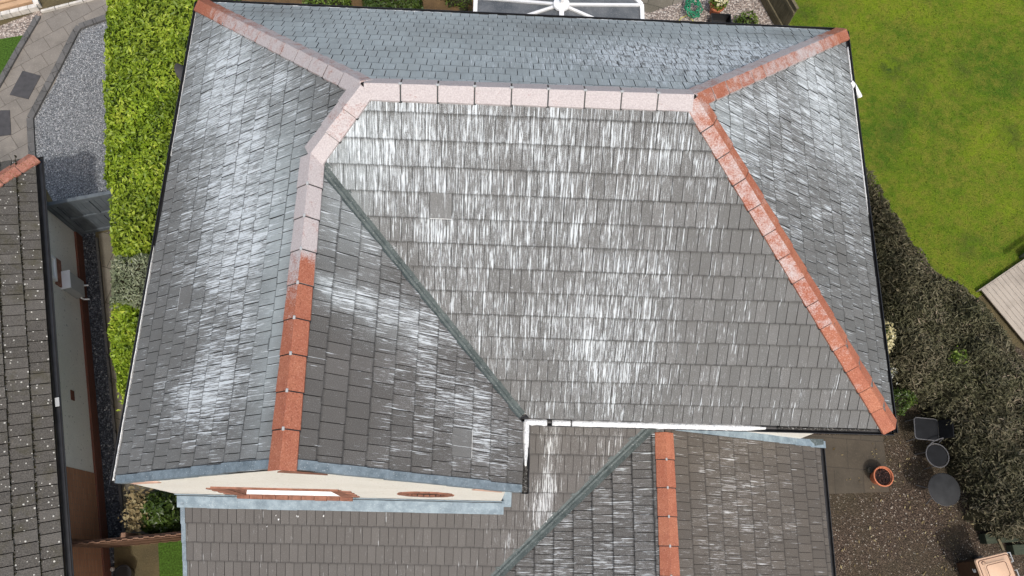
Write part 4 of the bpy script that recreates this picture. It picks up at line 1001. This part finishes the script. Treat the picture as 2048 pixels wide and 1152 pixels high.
for f in (.02, .45, .98): mb = MB(); c = fa_+fdir*Lf*f+fn*.08; mb.box((c[0], c[1], (GZ-3.18)/2), .08, .08, -3.18-GZ, fdir, fn); mb.build('post', 'fence_wood', fe)
# below the fence
sheet('bare_earth', g_((205, 1085), (318, 1085), (322, 1300), (212, 1300)), GZ, 'olive_earth')
sheet('gravel_strip', g_((207, 1095), (228, 1095), (234, 1300), (212, 1300)), GZ+.004, 'dark_gravel')
sheet('front_grass', g_((316, 1080), (420, 1070), (430, 1300), (326, 1300)), GZ+.004, 'green_grass')
pt = thing('plant_pot', at(262, 1146, GZ), "black round pot standing on bare earth below the brown fence", 'plant pot')
mb = MB(); c = at(258, 1148, GZ); mb.lathe(c, [(.11, 0), (.16, .30), (.175, .31), (.175, .33), (.155, .33), (.145, .28), (0.001, .28)], 28); mb.build('body', 'black_plastic', pt, smooth=True)
mb = MB(); mb.lathe(at(226, 1138, GZ), [(.001, .07), (.03, .065), (.045, .03), (.04, 0)], 10); tag(mb.build('stone', 'kerb_white', smooth=True), "pale round stone on the gravel strip below the brown fence", 'stone')

# ---------------------------------------------------------------- right hand garden
sheet('patio_gravel', g_((1600, 850), (1700, 640), (1800, 560), (2150, 760), (2150, 1300), (1640, 1300)), GZ+.004, 'patio_gravel')
sheet('patio_slabs', g_((1560, 868), (1765, 872), (1772, 925), (1778, 984), (1600, 990)), GZ+.010, 'patio_slab')
pot = thing('plant_pot', at(1750, 965, GZ), "terracotta pot of dead plants standing on the patio gravel", 'plant pot')
c = V(at(1752, 956, GZ)); 
mb = MB(); mb.lathe(c, [(.001, 0), (.135, 0), (.185, .27), (.205, .28), (.21, .34), (.188, .345), (.182, .30), (.17, .29)], 36); mb.build('body', 'pot_clay', pot, smooth=True)
mb = MB(); mb.lathe(c, [(.174, .285), (.12, .295), (.001, .30)], 24); mb.build('soil', 'pot_soil', pot)
r = np.random.default_rng(3); n = 60; an = r.uniform(0, 6.28, n); rd = .16*np.sqrt(r.random(n)); ps = np.stack([c[0]+rd*np.cos(an), c[1]+rd*np.sin(an), np.full(n, GZ+.31)], 1)
leaf_mesh('dead_leaves', ps, np.tile([0, 0, 1.], (n, 1)), .04, .5, 'dead_leaf' , pot, np.full(n, .3), 8, .8)
mb = MB()
c2 = V(at(1737, 941, GZ)); mb.lathe(c2, [(.001, 0), (.055, 0), (.065, .12), (.05, .13), (.045, .10), (.001, .095)], 20); tag(mb.build('stone_cup', 'stone_grey', smooth=True), "small grey stone cup beside the terracotta pot", 'pot')
def chair(c, ang, label):
    root = thing('garden_chair', (c[0], c[1], GZ), label, 'chair', 'black chairs under the dark hedge')
    ca, sa = math.cos(ang), math.sin(ang); fx = V((ca, sa, 0)); fy = V((-sa, ca, 0)); O = V((c[0], c[1], GZ))
    W_ = lambda x, y_, z: O+fx*x+fy*y_+V((0, 0, z))
    return root, W_, fx, fy
def rrect(W_, x0, x1, y0, y1, r_, z, n=5):
    pts = []
    for cx, cy, a0 in ((x1-r_, y1-r_, 0), (x0+r_, y1-r_, 90), (x0+r_, y0+r_, 180), (x1-r_, y0+r_, 270)):
        for k in range(n+1):
            a = math.radians(a0+90*k/n); pts.append(W_(cx+r_*math.cos(a), cy+r_*math.sin(a), z))
    return pts
def legs(W_, root, sp, h):
    for x in (-sp, sp):
        for y_ in (-sp, sp):
            mb = MB(); mb.tube([W_(x*1.08, y_*1.08, 0), W_(x, y_, h)], .011, 8); mb.build('leg', 'chair_frame', root)
c = at(1853, 858, GZ+.45); ch, W_, fx, fy = chair(c, math.radians(-4), "black square seated folding chair, nearer the corner of the roof")
mb = MB(); mb.prism(rrect(W_, -.25, .24, -.22, .22, .06, .46), (0, 0, -.03), bottom=True); mb.build('seat', 'chair_black', ch, bevel=.006)
mb = MB(); mb.tube(rrect(W_, -.255, .245, -.225, .225, .065, .45), .012, 8, closed=True); mb.build('seat_frame', 'chair_frame', ch, smooth=True)
mb = MB(); mb.prism([W_(.235, -.2, .50), W_(.235, .2, .50), W_(.33, .19, .86), W_(.33, -.19, .86)], (.02, 0, 0), bottom=True); mb.build('backrest', 'chair_black', ch, bevel=.006)
legs(W_, ch, .2, .44)
c = at(1874, 911, GZ+.45); ch, W_, fx, fy = chair(c, math.radians(28), "black round seated chair with curved back rail, between square chair and table")
mb = MB(); ps = [W_(.215*math.cos(k*math.pi/18), .225*math.sin(k*math.pi/18), .46) for k in range(36)]; mb.prism(ps, (0, 0, -.035), bottom=True); mb.build('seat', 'chair_black', ch, bevel=.006)
mb = MB(); mb.tube([W_(.235*math.cos(math.radians(a)), .245*math.sin(math.radians(a)), .465) for a in range(0, 360, 10)], .012, 8, closed=True); mb.build('seat_frame', 'chair_frame', ch, smooth=True)
mb = MB(); mb.tube([W_(-.02+.0*k, .26+.02*math.sin(k/8*math.pi), .62) if 0 else W_(-.16+.42*k/8, .255+.035*math.sin(k/8*math.pi), .60) for k in range(9)], .011, 8); 
for x in (-.16, .26): mb.tube([W_(x*.8, .2, .44), W_(x, .255, .60)], .010, 8)
mb.build('back_rail', 'chair_frame', ch, smooth=True)
legs(W_, ch, .16, .44)
tbv = thing('round_table', at(1888, 986, GZ), "round black bistro table beside the chairs on the patio", 'table')
c = at(1889, 979, GZ+.71); c = V((c[0], c[1], GZ))
mb = MB(); mb.lathe(c, [(.001, .69), (.31, .69), (.322, .70), (.322, .715), (.31, .722), (.001, .722)], 48); mb.build('tabletop', 'table_top', tbv, smooth=True)
mb = MB(); mb.lathe(c, [(.324, .685), (.33, .70), (.33, .712), (.324, .72)], 48); mb.build('rim', 'chair_frame', tbv, smooth=True)
for k in range(3):
    a = k*2.094+.4; mb = MB(); mb.tube([c+V((.24*math.cos(a), .24*math.sin(a), 0)), c+V((.06*math.cos(a), .06*math.sin(a), .35)), c+V((.2*math.cos(a), .2*math.sin(a), .69))], .011, 8); mb.build('leg', 'chair_frame', tbv)
# leaves dropped on the patio
r = np.random.default_rng(21); lp2 = np.array([p[:2] for p in g_((1660, 900), (1760, 870), (1850, 870), (1960, 1040), (1900, 1150), (1680, 1150))])
P = r.uniform(lp2.min(0), lp2.max(0), (420, 2)); P = P[pseg(P, lp2) > 0]; P = P[r.random(len(P)) < .25+.75*(P[:, 0]-P[:, 0].min())/np.ptp(P[:, 0])]
tag(leaf_mesh('fallen_leaves', np.concatenate([P, np.full((len(P), 1), GZ+.03)], 1), np.tile([0, 0, 1.], (len(P), 1)), .055, .45, 'dry_leaf', None, None, 22, .35), "dry leaves scattered over the brown patio gravel", 'leaves', kind='stuff')
# wheelie bin
bn = thing('wheelie_bin', at(1960, 1160, GZ), "brown wheelie bin with a tan lid, number 3 on its front", 'bin')
LZ = GZ+1.04; fl_ = V(at(1949, 1119, LZ)); bl_ = V(at(2013, 1103, LZ)); bx = unit((bl_-fl_)*[1, 1, 0]); by = V((bx[1], -bx[0], 0)); dl = .70; wl2 = .58
BP = lambda x, y_, z: V((fl_[0], fl_[1], 0))+bx*x+by*y_+V((0, 0, z))
mb = MB(); top = [BP(.05, .04, LZ-.06), BP(dl-.08, .04, LZ-.06), BP(dl-.08, wl2-.04, LZ-.06), BP(.05, wl2-.04, LZ-.06)]; bot = [BP(.16, .10, GZ+.06), BP(dl-.12, .10, GZ+.06), BP(dl-.12, wl2-.10, GZ+.06), BP(.16, wl2-.10, GZ+.06)]
for k in range(4): mb.poly([top[k], top[(k+1) % 4], bot[(k+1) % 4], bot[k]])
mb.poly(bot); mb.poly(top); mb.build('body', 'bin_brown', bn, bevel=.012)
mb = MB(); mb.prism([BP(.03, .02, LZ-.045), BP(.05, .01, LZ-.045), BP(dl-.06, .01, LZ-.045), BP(dl-.06, wl2-.01, LZ-.045), BP(.05, wl2-.01, LZ-.045), BP(.03, wl2-.02, LZ-.045)], (0, 0, -.05), bottom=True); mb.build('rim', 'bin_brown', bn, bevel=.006)
mb = MB()
lo_ = rrect(BP, .0, dl, .0, wl2, .05, LZ-.035); l1 = rrect(BP, .012, dl-.01, .012, wl2-.012, .05, LZ+.0); l2 = rrect(BP, .10, dl-.09, .10, wl2-.10, .05, LZ+.012); l3 = rrect(BP, .125, dl-.115, .125, wl2-.125, .05, LZ+.04)
for a, b in ((lo_, l1), (l1, l2), (l2, l3)):
    for k in range(len(a)): mb.poly([a[k], a[(k+1) % len(a)], b[(k+1) % len(b)], b[k]])
mb.poly(l3); lid = mb.build('lid', 'bin_lid_tan', bn, smooth=True)
for x in (.045, .15):
    mb = MB(); mb.tube(rrect(BP, x, dl-.02 if x < .1 else dl-.14, x, wl2-x, .05, LZ+.009 if x < .1 else LZ+.040), .0065, 6, closed=True); mb.build('lid_groove', 'bin_groove', lid)
mb = MB(); mb.tube([BP(.14+.035*math.cos(k*math.pi/10), .10+.03*math.sin(k*math.pi/10), LZ+.016) for k in range(20)], .006, 6, closed=True); mb.build('lid_emblem', 'bin_groove', lid)
for y0, y1 in ((.03, .20), (.36, .54)):
    mb = MB(); mb.tube([BP(dl-.04, y0, LZ-.03), BP(dl+.05, y0, LZ-.02), BP(dl+.05, y1, LZ-.02), BP(dl-.04, y1, LZ-.03)], .014, 8); mb.build('handle', 'grey_plastic' , bn, smooth=True)
for y_ in (.10, wl2-.10):
    mb = MB(); cc_ = BP(dl-.08, y_, GZ+.1); mb.tube([cc_-by*.03, cc_+by*.03], .1, 20); mb.build('wheel', 'black_plastic', bn, smooth=True)
cu = bpy.data.curves.new('bin_number', 'FONT'); cu.body = '3'; cu.size = .17; cu.extrude = .002; cu.align_x = 'CENTER'; cu.align_y = 'CENTER'; cu.offset = .006
to = bpy.data.objects.new('tmp', cu); COL.objects.link(to); dg = bpy.context.evaluated_depsgraph_get(); nm_ = bpy.data.meshes.new_from_object(to.evaluated_get(dg)); bpy.data.objects.remove(to)
fc_t = (top[0]+top[3])/2; fc_b = (bot[0]+bot[3])/2; upv = unit(fc_t-fc_b); nrm = unit(np.cross(upv, by)); nrm = nrm if np.dot(nrm, bx) < 0 else -nrm; rgt = np.cross(upv, nrm)
pc = fc_t-upv*.22+nrm*.004-by*.06
mt = Matrix(((rgt[0], upv[0], nrm[0], pc[0]), (rgt[1], upv[1], nrm[1], pc[1]), (rgt[2], upv[2], nrm[2], pc[2]), (0, 0, 0, 1)))
nm_.transform(Matrix.Translation(-Vector(bn.location)) @ mt); nm_.materials.clear(); nm_.materials.append(M['white_plastic']); no = bpy.data.objects.new('number', nm_); COL.objects.link(no); no.parent = bn
# sleepers behind the bin
for (a, b), lb in ((((1965, 1078), (2120, 1066)), "dark green timber sleeper under the hedge, above the bin"), (((2020, 1100), (2120, 1094)), "dark timber sleeper right behind the bin's handles")):
    mb = MB(); mb.bar(at(*a, GZ+.12), at(*b, GZ+.12), .20, .24); tag(mb.build('timber_sleeper', 'sleeper_wood', bevel=.01), lb, 'sleeper', 'timber sleepers behind the bin')
mb = MB(); mb.bar(at(1996, 1078, GZ+.26), at(2006, 1100, GZ+.26), .05, .05); tag(mb.build('timber_peg', 'old_wood'), "short weathered timber peg across the sleepers above the bin", 'peg')
# deck
dk = thing('deck', at(2030, 590, GZ), "weathered pale timber deck at the photo's right edge between lawn and hedge", 'deck')
d0 = V(at(1962, 580, GZ+.12)); d1 = V(at(2050, 520, GZ+.12)); de = unit(d1-d0); dq = V((de[1], -de[0], 0)); mb = MB()
for k in range(18): p = d0+de*(.0)+dq*(.07+.145*k); 
for k in range(14): 
    p = d0+de*(.06+.125*k); mb.box(p+dq*1.6-V((0, 0, .0)), 3.2, .118, .03, dq, de)
mb.build('boards', 'deck_wood', dk, bevel=.003)
mb = MB(); mb.box(d0+de*.9-dq*.015-V((0, 0, .05)), 1.9, .025, .13, de, dq); mb.build('edge_board', 'deck_wood', dk)
mb = MB(); mb.bar(at(2046, 512, GZ+.15), at(2100, 470, GZ+.15), .06, .30); mb.bar(at(2046, 512, GZ+.5), at(2100, 470, GZ+.5), .06, .1)
tag(mb.build('dark_planter', 'sleeper_wood'), "dark timber box edge where the deck meets the lawn", 'planter')

# ---------------------------------------------------------------- behind the house
sheet('back_border', g_((380, -200), (1000, -200), (1000, 200), (380, 200)), GZ, 'brown_soil')
sheet('back_paving', g_((1270, -200), (1400, -200), (1400, 20), (1320, 40), (1270, 120)), GZ+.004, 'old_slab')
sheet('back_gravel', g_((1275, 22), (1300, 26), (1400, -10), (1545, -10), (1590, 120), (1275, 150)), GZ+.008, 'pink_gravel')
for pts, z, n_l, sz, mt_, lb, sd in (
    ([(600, -60), (690, -60), (700, 24), (640, 30), (605, 10)], -4.4, 1500, .08, 'garden_leaf', "low leafy green plants behind the middle of the rear eave", 51),
    ([(720, -60), (835, -60), (840, 14), (780, 26), (725, 20)], -4.2, 2400, .10, 'bush_leaf', "broad leaved green bush behind the rear eave, left of the bare soil", 52),
    ([(390, -60), (470, -60), (470, 6), (420, 8), (395, 0)], -4.5, 900, .08, 'garden_leaf', "green border plants behind the top left roof corner", 53),
    ([(850, -60), (940, -60), (940, 4), (900, -4)], -4.6, 700, .07, 'garden_leaf', "small tufty plants beside the left side of the conservatory", 54),
    ([(1478, 18), (1510, 14), (1525, 40), (1515, 75), (1480, 75)], -4.5, 420, .09, 'garden_leaf', "bright green young plant at the foot of the old wooden fence", 55)):
    mound('border_plant', lb, 'plant', px(pts, z), z, GZ, .25, n_l, sz, .42, mt_, 'twig', .10, 1.2, sd, .8)
cv = thing('conservatory', (6.65, 9.0, GZ), "white framed conservatory with grey roof panels behind the house", 'conservatory')
hub = V((6.62, 9.03, -1.95)); EZ = -2.6
cor = [V((8.46, 7.32, EZ)), V((8.46, 8.72, EZ)), V((8.46, 9.62, EZ)), V((7.45, 10.85, EZ)), V((5.85, 10.85, EZ)), V((4.81, 9.62, EZ)), V((4.81, 8.72, EZ)), V((4.81, 7.32, EZ))]
rb = V((6.64, 7.32, -1.95))
seq = [rb]+cor+[rb]
for k in range(7):
    a, b = cor[k], cor[k+1]; mb = MB()
    P = [a, b, hub] if k not in (0, 6) else ([a, b, hub, rb] if k == 0 else [a, b, rb, hub])
    mb.prism([q-V((0, 0, .02)) for q in P], (0, 0, -.02), bottom=True); mb.build('roof_panel', 'conservatory_sheet', cv)
mb = MB()
for c in cor[1:7]: mb.bar(hub+V((0, 0, .0)), c, .06, .05)
for c, f in ((cor[0], .0),): pass
for a, b in zip(cor, cor[1:]): mb.bar(a, b, .09, .08)
mb.bar(hub, rb, .10, .06); mb.bar((8.46, 8.0, EZ), (6.64, 8.3, -1.95), .05, .04); mb.bar((4.81, 8.0, EZ), (6.63, 8.3, -1.95), .05, .04)
mb.build('roof_frame', 'white_plastic', cv, bevel=.006)
mb = MB(); mb.lathe(hub, [(.001, .07), (.10, .065), (.17, .04), (.18, .0), (.12, -.03)], 20); mb.lathe(hub+V((0, 0, .07)), [(.001, .16), (.02, .14), (.045, .09), (.03, .03), (.05, 0)], 12); mb.build('finial', 'white_plastic', cv, smooth=True)
mb = MB()
for a, b in zip(cor, cor[1:]):
    mb.poly([(a[0], a[1], GZ+.6), (b[0], b[1], GZ+.6), (b[0], b[1], EZ-.05), (a[0], a[1], EZ-.05)])
mb.build('glazing', 'dark_glass', cv)
mb = MB()
for a, b in zip(cor, cor[1:]):
    mb.poly([(a[0], a[1], GZ), (b[0], b[1], GZ), (b[0], b[1], GZ+.6), (a[0], a[1], GZ+.6)])
mb.build('dwarf_wall', 'brown_brick', cv)
# hose, planter, crate, fence
mb = MB(); hc = V(at(1385, 20, GZ+.15)); pts = []
for k in range(150):
    a = k*.32; rr_h = .20+.07*math.sin(k*.77)+.03*math.sin(k*2.1); pts.append(hc+V((rr_h*math.cos(a)*.8, rr_h*math.sin(a)*1.15, .04+.10*abs(math.sin(k*.41)))))
mb.tube(pts, .013, 6); hs = tag(mb.build('garden_hose', 'hose_green', smooth='all'), "tangled green garden hose heaped behind the rear eave", 'hose')
mb = MB(); mb.tube([V(at(1352, 50, GZ+.02)), V(at(1362, 36, GZ+.02)), V(at(1376, 30, GZ+.03)), V(at(1388, 44, GZ+.02)), V(at(1402, 47, GZ+.02)), V(at(1410, 60, GZ+.02))], .014, 6); tag(mb.build('garden_hose', 'hose_yellow', smooth='all'), "loose yellowish hose end trailing from the green coil", 'hose')
pl_ = thing('flower_planter', at(1430, 24, GZ), "clay planter of pale yellow flowers beside the green hose", 'planter')
pc_ = V(at(1428, 26, GZ)); mb = MB(); mb.lathe(pc_, [(.001, 0), (.12, 0), (.17, .26), (.19, .27), (.19, .31), (.165, .31), (.16, .27), (.001, .27)], 24); mb.build('pot', 'pot_clay', pl_, smooth=True)
r = np.random.default_rng(4); n = 260; an = r.uniform(0, 6.28, n); rd = .24*np.sqrt(r.random(n)); ps = np.stack([pc_[0]+rd*np.cos(an), pc_[1]+.05+rd*np.sin(an), GZ+.34+.14*r.random(n)], 1)
leaf_mesh('foliage', ps, np.tile([0, 0, 1.], (n, 1)), .08, .4, 'garden_leaf', pl_, None, 9, .8)
n = 60; an = r.uniform(0, 6.28, n); rd = .22*np.sqrt(r.random(n)); ps = np.stack([pc_[0]+rd*np.cos(an), pc_[1]+.05+rd*np.sin(an), GZ+.50+.05*r.random(n)], 1)
leaf_mesh('flowers', ps, np.tile([0, 0, 1.], (n, 1)), .06, .9, 'cream_petal', pl_, np.full(n, .7), 10, .4)
cr = thing('garden_crate', at(1440, 48, GZ), "dark open garden crate between the planter and the rear eave", 'crate'); mb = MB(); cc2 = V(at(1440, 46, GZ+.14))
for dx, dy, sx, sy in ((0, .17, .5, .02), (0, -.17, .5, .02), (.24, 0, .02, .32), (-.24, 0, .02, .32)): mb.box(cc2+V((dx, dy, 0)), sx, sy, .28)
mb.box(cc2-V((0, 0, .12)), .46, .32, .02); mb.build('box', 'black_plastic', cr)
fe2 = thing('fence', at(1530, 20, GZ), "old weathered wooden fence running away behind the top right of the house", 'fence')
q0 = V(at(1562, 75, GZ)); q1 = V(at(1495, -45, GZ)); fd = unit(q1-q0); fn2 = V((-fd[1], fd[0], 0)); Lq = np.linalg.norm(q1-q0); mb = MB()
for k in range(int(Lq/.13)): c = q0+fd*(.13*k+.065); mb.box((c[0], c[1], GZ+.55), .122, .02, 1.1+random.uniform(-.02, .02), fd, fn2)
mb.build('boards', 'old_wood', fe2)
mb = MB()
for z in (.3, .95): c = (q0+q1)/2+fn2*.03; mb.box((c[0], c[1], GZ+z), Lq, .04, .08, fd, fn2)
mb.bar(q0+V((0, 0, 1.13)), q1+V((0, 0, 1.13)), .07, .03); mb.build('rails', 'old_wood', fe2)
# short grass blades standing on the lawn
r = np.random.default_rng(12); lp_ = np.array([p[:2] for p in g_((1500, -60), (1550, 30), (1600, 200), (1660, 400), (1760, 560), (1900, 640), (2000, 560), (2120, 480), (2120, -60))])
P = r.uniform(lp_.min(0), lp_.max(0), (60000, 2)); P = P[pseg(P, lp_) > 0]; ps = np.concatenate([P, np.full((len(P), 1), GZ+.02)], 1)
leafmat('grass_blade', [(0, (.06, .105, .008)), (.5, (.125, .195, .013)), (1, (.23, .28, .035))], .6, .2)
gr_ = leaf_mesh('lawn_grass', ps, np.tile([0, 0, .8], (len(ps), 1)), .032, .25, 'grass_blade', None, .5+lumps(P, 77, .45)*.2, 13, .7); tag(gr_, "short mown grass covering the lawn on the right", 'grass', kind='stuff')
